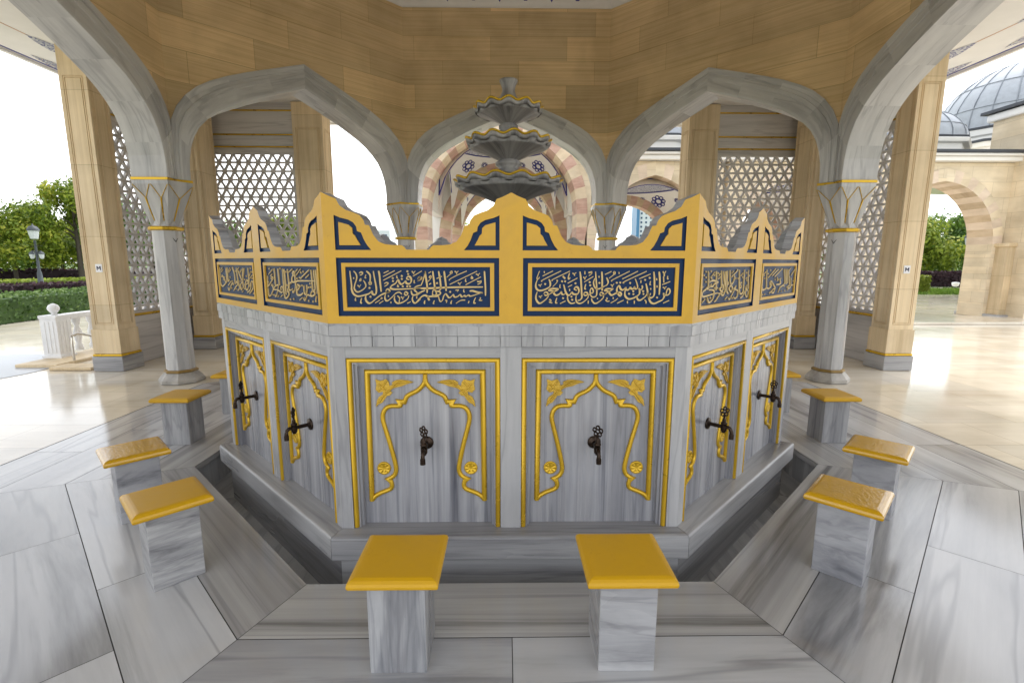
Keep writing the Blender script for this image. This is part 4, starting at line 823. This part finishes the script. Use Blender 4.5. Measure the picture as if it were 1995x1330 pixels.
# lattice screens
def clipseg(p, q, w_, h_):
    t0, t1 = 0.0, 1.0; dx, dy = q[0]-p[0], q[1]-p[1]
    for a, b_ in ((-dx, p[0]), (dx, w_-p[0]), (-dy, p[1]), (dy, h_-p[1])):
        if abs(a) < 1e-12:
            if b_ < 0: return None
        else:
            r = b_/a
            if a < 0: t0 = max(t0, r)
            else: t1 = min(t1, r)
    return ((p[0]+t0*dx, p[1]+t0*dy), (p[0]+t1*dx, p[1]+t1*dy)) if t1-t0 > 1e-3 else None
def screen(O, U, wd, label):
    """marble wall with open triangle lattice; O at floor left corner seen from inside, U along wall, N=towards viewer"""
    O, U, V = Vector(O), Vector(U), Vector((0, 0, 1)); N_ = U.cross(V)
    sp = empty('lattice_screen', tuple(O)); sp.parent = PV
    zl0, zl1 = .82, 3.53; pitch = .156; bw = .035; dp = .045
    def W(u, v, d): return O+U*u+V*v+N_*d
    b = MB(); b.rnd()
    def bar(p, q, wdt, d0, d1):
        p, q = Vector(p), Vector(q); d = (q-p).normalized(); n = Vector((-d.y, d.x))*wdt/2
        c = [p-n, q-n, q+n, p+n]
        fr = [W(x.x, x.y+zl0, d1) for x in c]; bk = [W(x.x, x.y+zl0, d0) for x in c]
        b.face(fr); b.face(bk[::-1])
        for i in range(4): j = (i+1) % 4; b.face([bk[i], bk[j], fr[j], fr[i]])
    hh = zl1-zl0; mg = .10; w0 = wd-2*mg
    nrow = int(hh/pitch)+1; side = pitch*2/math.sqrt(3)
    for r in range(nrow+1):
        z = hh-r*pitch
        if z >= 0: bar((mg, z), (wd-mg, z), bw*.95, -dp, -.002)
    for sgn, dd in ((1, -.0035), (-1, -.005)):
        for i in range(-40, 80):
            x = i*side; sl = hh/math.sqrt(3)*sgn
            seg = clipseg((x, hh), (x-sl, 0), w0, hh)
            if seg: bar((seg[0][0]+mg, seg[0][1]), (seg[1][0]+mg, seg[1][1]), bw, -dp+.002*(dd < -.004)-.001, dd)
    b.build('lattice', ['screen'], sp)
    b = MB(); b.rnd(.9, 1.0)
    def slabq(u0, v0, u1, v1, d0, d1):
        p = [W(u0, v0, d1), W(u1, v0, d1), W(u1, v1, d1), W(u0, v1, d1)]; q = [W(u0, v0, d0), W(u1, v0, d0), W(u1, v1, d0), W(u0, v1, d0)]
        b.face(p); b.face(q[::-1])
        for i in range(4): j = (i+1) % 4; b.face([q[i], q[j], p[j], p[i]])
    slabq(0, 0, wd, zl0, -.10, .0); slabq(0, zl1, wd, 3.66, -.10, 0); b.rnd(.85, 1); slabq(0, 3.66, wd, 3.84, -.10, .02); b.rnd(.85, 1); slabq(0, 3.84, wd, EZ-.002, -.10, 0)
    b.rnd(.9, 1); slabq(0, zl0, mg, zl1, -.10, 0); slabq(wd-mg, zl0, wd, zl1, -.10, 0)
    b.build('screen_frame', ['screen'], sp)
    b = MB()
    def gb(p, q, r=.014): b.tube([W(*p, .012), W(*q, .012)], r, 6)
    gb((.02, zl0-.07), (wd-.02, zl0-.07), .022); gb((.03, 3.645), (wd-.03, 3.645)); gb((.03, 3.86), (wd-.03, 3.86)); gb((.03, 4.28), (wd-.03, 4.28)); gb((.03, .75), (.03, 3.645)); gb((wd-.03, .75), (wd-.03, 3.645)); gb((.03, 3.86), (.03, 4.28)); gb((wd-.03, 3.86), (wd-.03, 4.28))
    b.build('gilt_trim', ['gilt'], sp)
screen((-5.72, 2.73, 0), (0, 1, 0), 2.2, '')
screen((-5.72, YB+.12, 0), (1, 0, 0), 1.83, '')
screen((5.72, 4.93, 0), (0, -1, 0), 2.2, '')
screen((3.89, YB+.12, 0), (1, 0, 0), 1.83, '')
screen((-5.72, -4.93, 0), (0, 1, 0), 2.2, '')  # mirrored front screens, out of view, added to block light from the front
screen((5.72, -2.73, 0), (0, -1, 0), 2.2, '')
# M plaques
for s, x, y, z in ((-1, -5.70, 2.385, 1.465), (1, 5.70, 2.385, 1.465)):
    e = empty('plaque', (x, y-.001, z), 0, 'small white plaque lettered M on the %s limestone pier' % ('left' if s < 0 else 'right'), 'sign', 'M plaques on the piers')
    b = MB(); b.box((x, y-.004, z), (.090, .006, .112)); b.build('plate', ['sign'], e)
    b = MB(); fy = y-.0085; h = .028; wq = .029; st = .0125
    for q, pts in enumerate(([(-wq, -h), (-wq+st, -h), (-wq+st, h), (-wq, h)], [(wq-st, -h), (wq, -h), (wq, h), (wq-st, h)], [(-wq+.001, h), (-st*.5, -h*.4), (st*.5, -h*.4), (-wq+st*1.1, h)], [(wq-.001, h), (wq-st*1.1, h), (-st*.5, -h*.4), (st*.5, -h*.4)])):
        b.face([(x+a, fy-.0004*q, z+c) for a, c in pts])
    b.build('letter', ['black'], e)
# ------------------------------------------------------------------ balustrade, handrail, steps on the left
BL = empty('balustrade', (-7.2, 3.25, 0), 0, 'white stone balustrade with fluted post and ball finial beside the left pier', 'balustrade')
b = MB(); b.box((-7.2, 3.25, .37), (.26, .26, .60))
for sx, sy in ((0, -1), (1, 0)):
    for j in (-1, 0, 1): b.box((-7.2+sx*.132+(j*.065 if sy else 0), 3.25+sy*.132+(j*.065 if sx else 0), .37), (.024 if sy else .008, .024 if sx else .008, .5))
b.box((-7.2, 3.25, .69), (.28, .28, .05)); b.box((-7.2, 3.25, .04), (.30, .30, .08)); b.build('post', ['whitestone'], BL, merge=True, bevel=.006)
b = MB(); b.lathe([(.03, .71), (.045, .725), (.03, .74), (.05, .76), (.075, .80), (.078, .83), (.06, .87), (.02, .895), (.002, .9)], 20, (-7.2, 3.25, 0)); b.build('ball_finial', ['whitestone'], BL)
b = MB(); b.box((-7.16, 4.55, .68), (.17, 2.3, .08)); b.build('rail', ['whitestone'], BL, merge=True, bevel=.01)
for j in range(7):
    b = MB(); b.lathe([(.06, .10), (.06, .16), (.035, .20), (.06, .33), (.065, .38), (.03, .50), (.05, .55), (.06, .58), (.06, .64)], 14, (-7.16, 3.58+j*.29, 0)); b.build('baluster', ['whitestone'], BL)
HR = empty('handrail', (-6.72, 2.95, 0), 0, 'bent brushed steel handrail beside the steps behind the left pier', 'handrail')
b = MB(); b.tube(smoothpath([(-6.72, 2.95, .02), (-6.72, 2.95, .38), (-6.70, 2.99, .43), (-6.62, 3.10, .42), (-6.2, 3.7, .10)], 3), .018, 10); b.build('rail', ['steel'], HR)
b = MB(); b.box((-6.99, 3.85, .02), (.62, 2.5, .05)); b.box((-6.33, 2.56, .022), (.6, .30, .045)); b.box((-6.33, 3.4, -.05), (.5, 1.2, .02))
tag(b.build('stair_kerb', ['lime'], None, merge=True, bevel=.008), 'low cream stone kerb round the stairs beside the left pier', 'kerb')
b = MB(); b.face([(-8.1+1.35*cos(a*PI/24), 2.35+1.35*sin(a*PI/24), .001) for a in range(48)]); tag(b.build('floor_inlay', ['circle']), kind='structure')
# ------------------------------------------------------------------ arcade building behind
AB = empty('arcade_building', (4, 12, 0), 0, 'pale stone mosque arcade with pink striped pointed arches, lead domes and blue painted vaults', 'building')
def parch(h, rise, n=12):
    """pointed arch curve: right half from springing to apex, half-span h"""
    e = (rise*rise-h*h)/(2*h); Rr = h+e; a1 = math.atan2(rise, e); out = []
    for i in range(n+1):
        a = a1*i/n; out.append((-e+Rr*cos(a), Rr*sin(a)))
    return out
def archwall(name, cx, y, h, zs, rise, x0, x1, ztop, th, ring, mats, stripes=True, pin=None, axis='x', wallmat='cream', soff=None):
    """wall with pointed opening plus striped archivolt ring; axis x: wall runs along x at depth y"""
    def W(x, z, d): return (x, y+d, z) if axis == 'x' else (cx_+d, x, z)
    cx_ = y
    c = parch(h, rise); co = parch(h+ring, rise+ring*1.25)
    rt = [(cx+x, zs+z) for x, z in co]; lf = [(cx-x, zs+z) for x, z in co]
    ol = [(x0, ztop), (x0, 0), (cx-h-ring, 0)]+lf+rt[::-1][1:]+[(cx+h+ring, 0), (x1, 0), (x1, ztop)]
    cl = [ol[0]]
    for q in ol[1:]:
        if math.hypot(q[0]-cl[-1][0], q[1]-cl[-1][1]) > 1e-5: cl.append(q)
    b = MB(); b.slab(cl, lambda x, z: W(x, z, 0), lambda x, z: W(x, z, th)); b.build(name, [wallmat], AB)
    b = MB(); n = len(c)
    for sg in (-1, 1):
        for i in range(n-1):
            b.rnd(.93, 1.05); m = i % 2
            q = [(cx+sg*c[i][0], zs+c[i][1]), (cx+sg*co[i][0], zs+co[i][1]), (cx+sg*co[i+1][0], zs+co[i+1][1]), (cx+sg*c[i+1][0], zs+c[i+1][1])]
            if sg < 0: q = q[::-1]
            b.face([W(*p, -.03) for p in q], m); b.face([W(*p, th+.03) for p in q][::-1], m)
            a0, a1 = (q[0], q[3]) if sg > 0 else (q[3], q[0])
            b.face([W(*a0, -.03), W(*a1, -.03), W(*a1, th+.03), W(*a0, th+.03)] if sg > 0 else [W(*a0, th+.03), W(*a1, th+.03), W(*a1, -.03), W(*a0, -.03)], m+(2 if soff else 0))
    for sg in (-1, 1):                                  # striped piers under the ring
        z = 0; j = 0
        while z < zs-.01:
            z1 = min(zs, z+.36); b.rnd(.93, 1.05); m = (j % 2) if stripes else 1
            xa, xb = sorted((cx+sg*h, cx+sg*(h+ring)))
            b.face([W(xa, z, -.03), W(xb, z, -.03), W(xb, z1, -.03), W(xa, z1, -.03)], m); b.face([W(xa, z, th+.03), W(xb, z, th+.03), W(xb, z1, th+.03), W(xa, z1, th+.03)][::-1], m)
            xi = cx+sg*h; qd = [W(xi, z, -.03), W(xi, z1, -.03), W(xi, z1, th+.03), W(xi, z, th+.03)]; b.face(qd if sg > 0 else qd[::-1], m)
            z = z1; j += 1
    b.build('striped_arch', list(mats)+list(soff or []), AB)
def vault(cx, cy, h, zs, hz=1.08, flowers=True):
    n = 14; Rv = h*math.sqrt(2)
    def z(x, y): return zs+hz*math.sqrt(max(0, Rv*Rv-x*x-y*y))
    b = MB(); b.grid([[(cx-h+2*h*j/n, cy-h+2*h*i/n, z(-h+2*h*j/n, -h+2*h*i/n)) for j in range(n+1)] for i in range(n+1)][::-1])
    v = b.build('vault', ['white'], AB)
    b = MB(); e = h*.985
    for s in (-1, 1):
        b.tube([(cx+e*u/10, cy+s*e, z(e*u/10, e)-.012) for u in range(-10, 11)], .018, 5); b.tube([(cx+s*e, cy+e*u/10, z(e, e*u/10)-.012) for u in range(-10, 11)], .018, 5)
    rr = h*.86; b.tube([(cx+rr*cos(a*PI/20), cy+rr*sin(a*PI/20), z(rr, 0)-.012) for a in range(40)], .022, 5, closed=True)
    b.build('vault_lines', ['blue'], v)
    def flower(px, py, r):
        b = MB(); c0 = Vector((cx+px, cy+py, z(px, py))); nn = (Vector((px, py, (z(px, py)-zs)/hz/hz))).normalized(); u = nn.cross(Vector((0, 0, 1))).normalized(); v_ = u.cross(nn)
        for a in range(8):
            ca = a*PI/4; o = c0-nn*.02+u*(r*.75*cos(ca))+v_*(r*.75*sin(ca))
            b.tube([o+u*(r*.26*cos(q*PI/5))+v_*(r*.26*sin(q*PI/5)) for q in range(10)], r*.075, 4, closed=True)
        b.tube([c0-nn*.02+u*(r*.42*cos(q*PI/8))+v_*(r*.42*sin(q*PI/8)) for q in range(16)], r*.07, 4, closed=True)
        b.build('vault_flower', ['blue'], v)
    for sx in (-1, 1) if flowers else ():
        for sy in (1,):
            flower(sx*h*.66, sy*h*.80, .24); flower(sx*h*.36, sy*h*.93, .11); flower(sx*h*.88, sy*h*.90, .11); flower(sx*h*.93, sy*h*.5, .10)
    b = MB(); k2 = 40; b.grid([[(cx+r*cos(a*2*PI/k2), cy+r*sin(a*2*PI/k2), z(r, 0)-.008) for a in range(k2)] for r in (h*.85, h*.6)], cu=True, uv=lambda a, c: (c*.25, a*.3)); b.build('vault_band', ['tilegrey'], v)
def leaddome(cx, cy, r, z0, n=20, drum=.5, hz=.62):
    d = empty('roof_dome', (cx, cy, z0)); d.parent = AB
    b = MB(); b.lathe([(r*1.02, z0-.1), (r*1.02, z0+drum), (r*1.10, z0+drum+.03), (r*1.12, z0+drum+.12), (r*1.08, z0+drum+.16)], 8, (cx, cy, 0), ph=PI/8, smooth=False); b.build('drum', ['white'], d)
    b = MB(); b.lathe([(r*1.10, z0+drum+.162), (r*1.10, z0+drum+.20), (r*1.02, z0+drum+.24)], 8, (cx, cy, 0), ph=PI/8, smooth=False); b.build('gutter', ['darklead'], d)
    b = MB(); zb = z0+drum+.22; b.lathe([(r*cos(a*PI/20), zb+r*hz*sin(a*PI/20)*1.0) for a in range(10)]+[(.02, zb+r*hz)], 32, (cx, cy, 0)); b.build('dome', ['lead'], d)
    b = MB()
    for j in range(n):
        a = 2*PI*j/n; b.tube([(cx+(r+.01)*cos(q*PI/20)*cos(a), cy+(r+.01)*cos(q*PI/20)*sin(a), zb+(r+.01)*hz*sin(q*PI/20)) for q in range(10)], r*.007, 5)
    for q in (2.2, 4.6): b.tube([(cx+(r+.008)*cos(q*PI/20)*cos(j*PI/24), cy+(r+.008)*cos(q*PI/20)*sin(j*PI/24), zb+(r+.008)*hz*sin(q*PI/20)) for j in range(48)], r*.006, 5, closed=True)
    b.build('seams', ['seam'], d)
YF = 9.5
SA_ = ['pink', 'pale']; SB_ = ['pink', 'brownstone']
# middle portal, three arches deep
archwall('portal_wall', -.12, YF, 2.08, 3.0, 2.05, -2.62, 2.36, 5.7, .9, .30, SA_)
archwall('portal_wall', -.10, 14.0, 1.95, 2.45, 2.2, -3.4, 3.2, 6.0, .45, .42, SB_, wallmat='white')
archwall('portal_wall', -.10, 18.2, 1.95, 2.45, 2.2, -3.4, 3.2, 6.0, .45, .42, SB_, wallmat='white')
vault(-.10, 12.18, 1.90, 3.0, 1.05); vault(-.10, 16.3, 1.90, 3.0, 1.05)
for y in (YF+.7, YF+3.3, YF+4.9, YF+7.6):
    pass
b = MB()
for s in (-1, 1):
    b.box((-.10+s*2.36, 12.2, 4.6), (.28, 3.5, 2.9)); b.box((-.10+s*2.36, 16.32, 4.6), (.28, 3.7, 2.9))
b.box((-.10, 14.1, 6.08), (5.1, 9.3, .14)); b.build('portal_roof', ['white'], AB)
# bays to the right
for i, cx in enumerate((4.12, 8.1, 12.26)):
    h = 1.62 if i < 2 else 1.58
    archwall('facade_wall', cx, YF, h, 1.95 if i < 2 else 2.08, 1.98 if i < 2 else 1.72, (2.38, 6.17, 10.0)[i], cx+1.9 if i < 2 else 14.4, 4.30, .45 if i < 2 else .75, .30 if i < 2 else .27, ['pinkpale', 'cream'], stripes=False, soff=['pinkpale', 'brownstone'])
    if i < 2:
        archwall('rear_wall', cx, YF+3.6, h, 1.95, 1.60, cx-1.93, cx+1.9, 4.2, .4, .3, SB_, wallmat='white', stripes=False)
        vault(cx, YF+2.0, 1.75, 1.95, 1.0, i == 0)
    leaddome(cx, YF+2.0, 1.72, 4.55, 18, .35)
b = MB()
b.box((8.25, YF-.06, 4.37), (12.1, .30, .12)); b.box((8.25, YF-.10, 4.47), (12.2, .42, .07)); b.build('cornice', ['white'], AB, merge=True, bevel=.02)
b = MB(); b.box((8.25, YF-.12, 4.545), (12.25, .5, .07)); b.box((8.25, YF+2.0, 4.56), (12.0, 4.2, .05)); b.build('gutter', ['darklead'], AB)
for x in (6.15, 9.95, 2.32):
    b = MB(); b.box((x, YF+2.0, 3.2), (.3, 3.1, 2.5)); b.build('cross_wall', ['white'], AB) if x > 9 else None
# right hand end pier and hall
b = MB(); b.rnd(); b.box((14.55, 9.70, 1.0), (1.20, 1.20, 2.0)); b.build('end_pier', ['lime'], AB)
b = MB(); b.box((14.55, 9.70, 2.05), (1.30, 1.30, .10)); b.build('impost', ['lime'], AB, merge=True, bevel=.02)
b = MB(); b.box((14.55, 9.70, .05), (1.38, 1.38, .10)); b.build('pier_foot', ['marble'], AB, merge=True, bevel=.01)
b = MB(); b.box((17.15, 9.45, 2.8), (6.0, 1.7, 5.6)); b.build('hall_wall', ['cream'], AB)
b = MB(); b.box((17.2, 9.25, 5.68), (6.3, 2.4, .22)); b.build('hall_cornice', ['white'], AB, merge=True, bevel=.05)
b = MB(); b.box((17.2, 9.25, 5.84), (6.5, 2.6, .08)); b.build('hall_gutter', ['darklead'], AB)
b = MB(); b.box((27.0, 16.5, 2.6), (6, 5, 5.2)); b.build('hall_body', ['cream'], AB)
HD = empty('great_dome', (22.6, 18, 6.0)); HD.parent = AB
b = MB(); b.lathe([(4.6, 5.15), (4.6, 6.0), (4.75, 6.05), (4.8, 6.22), (4.6, 6.3)], 8, (22.6, 18, 0), ph=PI/8+.2, smooth=False); b.lathe([(3.25, 6.2), (3.25, 6.72), (3.36, 6.78), (3.40, 7.0), (3.3, 7.08)], 10, (22.6, 18, 0), ph=.2, smooth=False); b.build('drum', ['white'], HD)
b = MB(); b.lathe([(4.85, 6.22), (4.85, 6.32), (3.3, 6.45)], 8, (22.6, 18, 0), ph=PI/8+.2, smooth=False); b.lathe([(3.42, 7.0), (3.42, 7.1), (2.9, 7.16)], 10, (22.6, 18, 0), ph=.2, smooth=False); b.build('gutter', ['darklead'], HD)
b = MB(); b.lathe([(3.0*cos(a*PI/24), 7.05+3.0*sin(a*PI/24)) for a in range(12)]+[(.02, 10.05)], 40, (22.6, 18, 0)); b.build('dome', ['lead'], HD)
b = MB()
for j in range(26):
    a = 2*PI*j/26; b.tube([(22.6+3.01*cos(q*PI/24)*cos(a), 18+3.01*cos(q*PI/24)*sin(a), 7.05+3.01*sin(q*PI/24)) for q in range(12)], .022, 5)
for q in (2.4, 5.4): b.tube([(22.6+3.01*cos(q*PI/24)*cos(j*PI/26), 18+3.01*cos(q*PI/24)*sin(j*PI/26), 7.05+3.01*sin(q*PI/24)) for j in range(52)], .015, 5, closed=True)
b.build('seams', ['seam'], HD)
b = MB(); b.box((13.5, 8.45, .03), (9.5, 1.5, .06)); tag(b.build('step', ['plaza'], None, merge=True, bevel=.01), kind='structure')
# ------------------------------------------------------------------ far tower and town
TW = empty('tower_block', (36, 120, 0), 0, 'pale blue and white tower block with rows of small windows far behind the arcade', 'building')
b = MB(); b.box((35.6, 121, 12), (6.0, 5, 24)); b.build('wall', ['tower'], TW)
b = MB(); b.box((32.25, 120.5, 12), (.7, 5, 24.2)); b.box((36.3, 118.4, 12), (.25, .3, 24)); b.build('blue_strip', ['towerblue'], TW)
b = MB()
for j in range(5):
    for i in range(21): b.box((33.2+j*1.15+(.35 if j > 2 else 0), 118.44, 1.5+i*1.06), (.42, .1, .45))
b.build('windows', ['towerdark'], TW)
TB = empty('town_building', (-42, 139, 0), 0, 'distant pale building seen low through the left rear arch', 'building')
b = MB(); b.box((-40, 139, 5.0), (16, 8, 10)); b.build('wall', ['tower'], TB)
b = MB()
for j in range(8):
    for i in range(4): b.box((-46.5+j*1.9, 134.98, 2+i*2.1), (.9, .08, 1.1))
b.build('windows', ['towerdark'], TB)
# ------------------------------------------------------------------ lamps
def lamp(name, x, y, h, label, heads=1):
    e = empty(name, (x, y, 0), 0, label, 'street lamp')
    b = MB(); b.lathe([(.22, 0), (.22, .25), (.13, .35), (.11, .9), (.07, 1.0), (.055, h-.9), (.07, h-.85), (.05, h-.8)], 12, (x, y, 0)); b.build('post', ['iron'], e)
    spots = [(0, h-.7)]
    if heads > 1:
        b = MB()
        for s in (-1, 1): b.tube(smoothpath([(x, y, h-1.5), (x+s*.15, y, h-1.38), (x+s*.26, y, h-1.42)], 3), .025, 6); spots.append((s*.26, h-1.75))
        b.build('bracket', ['iron'], e)
    for dx, z in spots:
        s_ = 1.0 if dx == 0 else .5
        b = MB(); b.lathe([(.10*s_, z-.05), (.17*s_, z), (.24*s_, z+.42*s_), (.20*s_, z+.44*s_)], 8, (x+dx, y, 0), smooth=False); lt = b.build('lantern', ['glasslamp'], e)
        b = MB(); b.lathe([(.28*s_, z+.43*s_), (.27*s_, z+.50*s_), (.18*s_, z+.64*s_), (.05*s_, z+.70*s_), (.02, z+.8*s_)], 12, (x+dx, y, 0)); b.build('hood', ['iron'], lt)
lamp('street_lamp', -25.83, 23.25, 3.45, 'iron street lamp with a domed lantern and two lower arms in the left garden', 3)
lamp('street_lamp', -41.5, 47.5, 3.6, 'shorter iron street lamp farther back beside the purple bushes on the left')
lamp('street_lamp', 30.0, 27.5, 3.4, 'slim iron street lamp seen through the arch on the right')
lamp('street_lamp', -14.8, 53.5, 5.0, 'distant dark street lamp between the left rear arch and its column')
# ------------------------------------------------------------------ plants
def tree(x, y, h, r, mat, label, leaves=2600, seed=0, ls=.22):
    rn = random.Random(seed); e = empty('tree', (x, y, 0), 0, label, 'tree', 'garden trees')
    b = MB(); b.tube([(x, y, -.2), (x+.05, y, h*.3), (x-.05, y+.1, h*.62), (x, y, h*.85)], lambda s: h*.028*(1-.75*s), 8)
    for i in range(6):
        a = i*1.05+rn.random(); z = h*(.28+.07*i); L = r*(.75-.06*i); b.tube([(x, y, z), (x+L*.5*cos(a), y+L*.5*sin(a), z+L*.35), (x+L*cos(a), y+L*sin(a), z+L*.5)], lambda s: h*.012*(1-.8*s), 5)
    b.build('trunk', ['bark'], e)
    cl = []
    for i in range(38):
        a = rn.uniform(0, 2*PI); u = rn.random(); z = h*(.28+.70*u); rad = r*math.sqrt(max(0.02, 1-((u-.35)/.72)**2))*math.sqrt(rn.uniform(.1, 1)); cl.append((x+rad*cos(a), y+rad*sin(a), z, r*rn.uniform(.22, .42), rn.uniform(-.22, .22)))
    b = MB()
    for i in range(leaves):
        c = cl[rn.randrange(len(cl))]; d = Vector((rn.gauss(0, 1), rn.gauss(0, 1), rn.gauss(0, .75))).normalized()*c[3]*rn.uniform(.55, 1.08)
        p = Vector((c[0], c[1], c[2]))+d; s = ls*rn.uniform(.6, 1.35); n = (d.normalized()+Vector((rn.uniform(-.7, .7), rn.uniform(-.7, .7), rn.uniform(-.2, .9)))).normalized()
        u = n.cross(Vector((rn.uniform(-1, 1), rn.uniform(-1, 1), rn.uniform(-1, 1)))).normalized(); v = n.cross(u)
        b.tone = min(1, max(0, .42+c[4]+rn.gauss(0, .16)))
        b.face([p-u*s*.5, p+v*s*.28, p+u*s*.5, p-v*s*.28])
    b.build('crown', [mat], e)
TR = [(-36.0, 25.0, 6.0, 3.2, 'leafy', 'broad yellow green tree at the left edge of the photo'), (-36.6, 33.0, 5.3, 2.9, 'leafy', 'rounded yellow green tree left of the domed street lamp'), (-45.0, 43.0, 5.0, 3.4, 'leaf', 'dark green tree far behind the domed street lamp'), (-41.0, 42.0, 4.9, 3.0, 'leafy', 'bushy green tree between the two left street lamps'), (-32.6, 34.0, 7.2, 2.5, 'leafy', 'tall green tree with a pointed top just left of the left pier'),
      (-37.0, 43.0, 7, 3.4, 'leaf', 'green tree seen through the left lattice screen beside its pier'), (-35.8, 46.5, 6.0, 3.2, 'leaf', 'green tree seen through the left lattice screen beside the column'), (-28.0, 48.0, 5.2, 2.6, 'leaf', 'dark tree behind the rear left lattice screen'), (-20.6, 41.0, 5.2, 2.8, 'leafy', 'bright tree low behind the rear left lattice screen'),
      (-4.3, 40.5, 4.8, 2.5, 'leafy', 'bright green tree seen through the middle portal'), (20.5, 74, 4.6, 3.2, 'leaf', 'low tree below the pale tower block'),
      (29.3, 31.2, 4.3, 2.5, 'leafy', 'light green tree at the left of the right hand arch'), (33.2, 34.3, 5.0, 3.0, 'leaf', 'dense green tree in the middle of the right hand arch'), (37.2, 35.0, 4.3, 2.3, 'leaf', 'green tree behind the lamp in the right hand arch'), (45, 42, 5.0, 3.0, 'leafy', 'far tree at the right of the right hand arch'), (26.8, 38.0, 5.6, 3.0, 'leaf', 'tree hidden behind the right lattice screen'),
      (-50, 34, 7.0, 3.6, 'leafy', 'yellowing tree behind the broad tree at the left edge')]
for i, (x, y, h, r, m_, lab) in enumerate(TR): tree(x, y, h, r, m_, lab, 9000 if i < 9 or i in (9, 11, 12) else 3500, i+3, .27 if y > 30 else .23)
def hedge(name, pts, wd, h, mat, label, dens=900, ls=.10, seed=1):
    rn = random.Random(seed); e = empty(name, (*pts[0], 0), 0, label, 'hedge')
    b = MB(); lf = MB()
    for (xa, ya), (xb, yb) in zip(pts, pts[1:]):
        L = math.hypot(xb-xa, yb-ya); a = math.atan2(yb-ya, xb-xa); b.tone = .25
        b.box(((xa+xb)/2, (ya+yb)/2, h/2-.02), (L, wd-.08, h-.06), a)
        ux, uy = (xb-xa)/L, (yb-ya)/L; nx, ny = -uy, ux
        for i in range(int(dens*L)):
            u = rn.uniform(0, L); side = rn.random()
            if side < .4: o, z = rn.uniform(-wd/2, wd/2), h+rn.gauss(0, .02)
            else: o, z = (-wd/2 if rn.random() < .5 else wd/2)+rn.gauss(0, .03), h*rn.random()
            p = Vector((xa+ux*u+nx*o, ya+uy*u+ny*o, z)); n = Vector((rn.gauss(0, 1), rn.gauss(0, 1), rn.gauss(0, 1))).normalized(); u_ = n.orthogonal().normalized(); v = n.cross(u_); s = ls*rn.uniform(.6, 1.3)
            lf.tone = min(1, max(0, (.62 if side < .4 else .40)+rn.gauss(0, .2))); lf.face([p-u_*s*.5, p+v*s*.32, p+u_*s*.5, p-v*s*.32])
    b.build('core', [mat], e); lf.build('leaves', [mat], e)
hedge('hedge', [(-13.0, 4.2), (-13.6, 10.8), (-14.4, 17.5)], 1.7, .66, 'hedge', 'clipped dark green hedge beyond the left plaza edge', 420, .10, 2)
hedge('purple_hedge', [(-27, 14), (-22.5, 24.5), (-16, 33)], 1.0, .40, 'hedgep', 'low purple hedge strip behind the clipped green hedge', 90, .20, 3)
hedge('lime_hedge', [(-31, 16), (-26, 27), (-18, 37)], 1.4, .48, 'hedgel', 'yellow green hedge strip behind the low purple hedge', 90, .22, 4)
hedge('purple_bush_row', [(-44, 27), (-35, 37), (-26, 46)], 2.0, .85, 'hedgep', 'row of dark purple bushes at the back of the left garden', 70, .30, 5)
hedge('purple_hedge', [(24.5, 28.0), (32.5, 26.8)], 1.2, .95, 'hedgep', 'dark purple hedge beyond the lawn on the right', 260, .18, 6)
hedge('lime_bush', [(21.6, 21.4), (22.2, 21.4)], .9, .85, 'hedgel', 'small bright green bush beside the right pier', 500, .14, 7)
b = MB(); b.face([(17, 19.4, .002), (40, 19.4, .002), (44, 24.5, .002), (17, 24.5, .002)]); b.tone = .55
lw = MB()
for i in range(1): pass
tag(b.build('lawn', ['grass']), kind='structure')
b = MB(); b.face([(15, 24.5, .004), (46, 24.5, .004), (46, 26.0, .004), (15, 26.2, .004)]); tag(b.build('path', ['plaza']), kind='structure')
rn = random.Random(5); b = MB()
for i in range(9000):
    x, y = rn.uniform(17, 36), rn.uniform(19.4, 24.5); b.tone = rn.uniform(.2, .95); a = rn.uniform(0, PI); s = .06
    b.face([(x-s*cos(a), y-s*sin(a), .0), (x+s*cos(a), y+s*sin(a), .0), (x+rn.gauss(0, .03), y, rn.uniform(.06, .13))])
tag(b.build('grass', ['grass']), 'short green lawn grass beyond the plaza on the right', 'grass', kind='stuff')
for x, y, lab in ((25.2, 25.0, 'small white floodlight on the path, left one of two'), (27.4, 25.2, 'small white floodlight on the path, right one of two')):
    e = empty('floodlight', (x, y, 0), 0, lab, 'floodlight', 'garden floodlights')
    b = MB(); b.lathe([(.05, 0), (.05, .12)], 8, (x, y, 0)); b.build('stand', ['iron'], e)
    b = MB(); b.lathe([(.05, .10), (.16, .16), (.20, .30), (.18, .36), (.05, .38)], 12, (x, y, 0)); b.build('lamp_head', ['whitestone'], e)
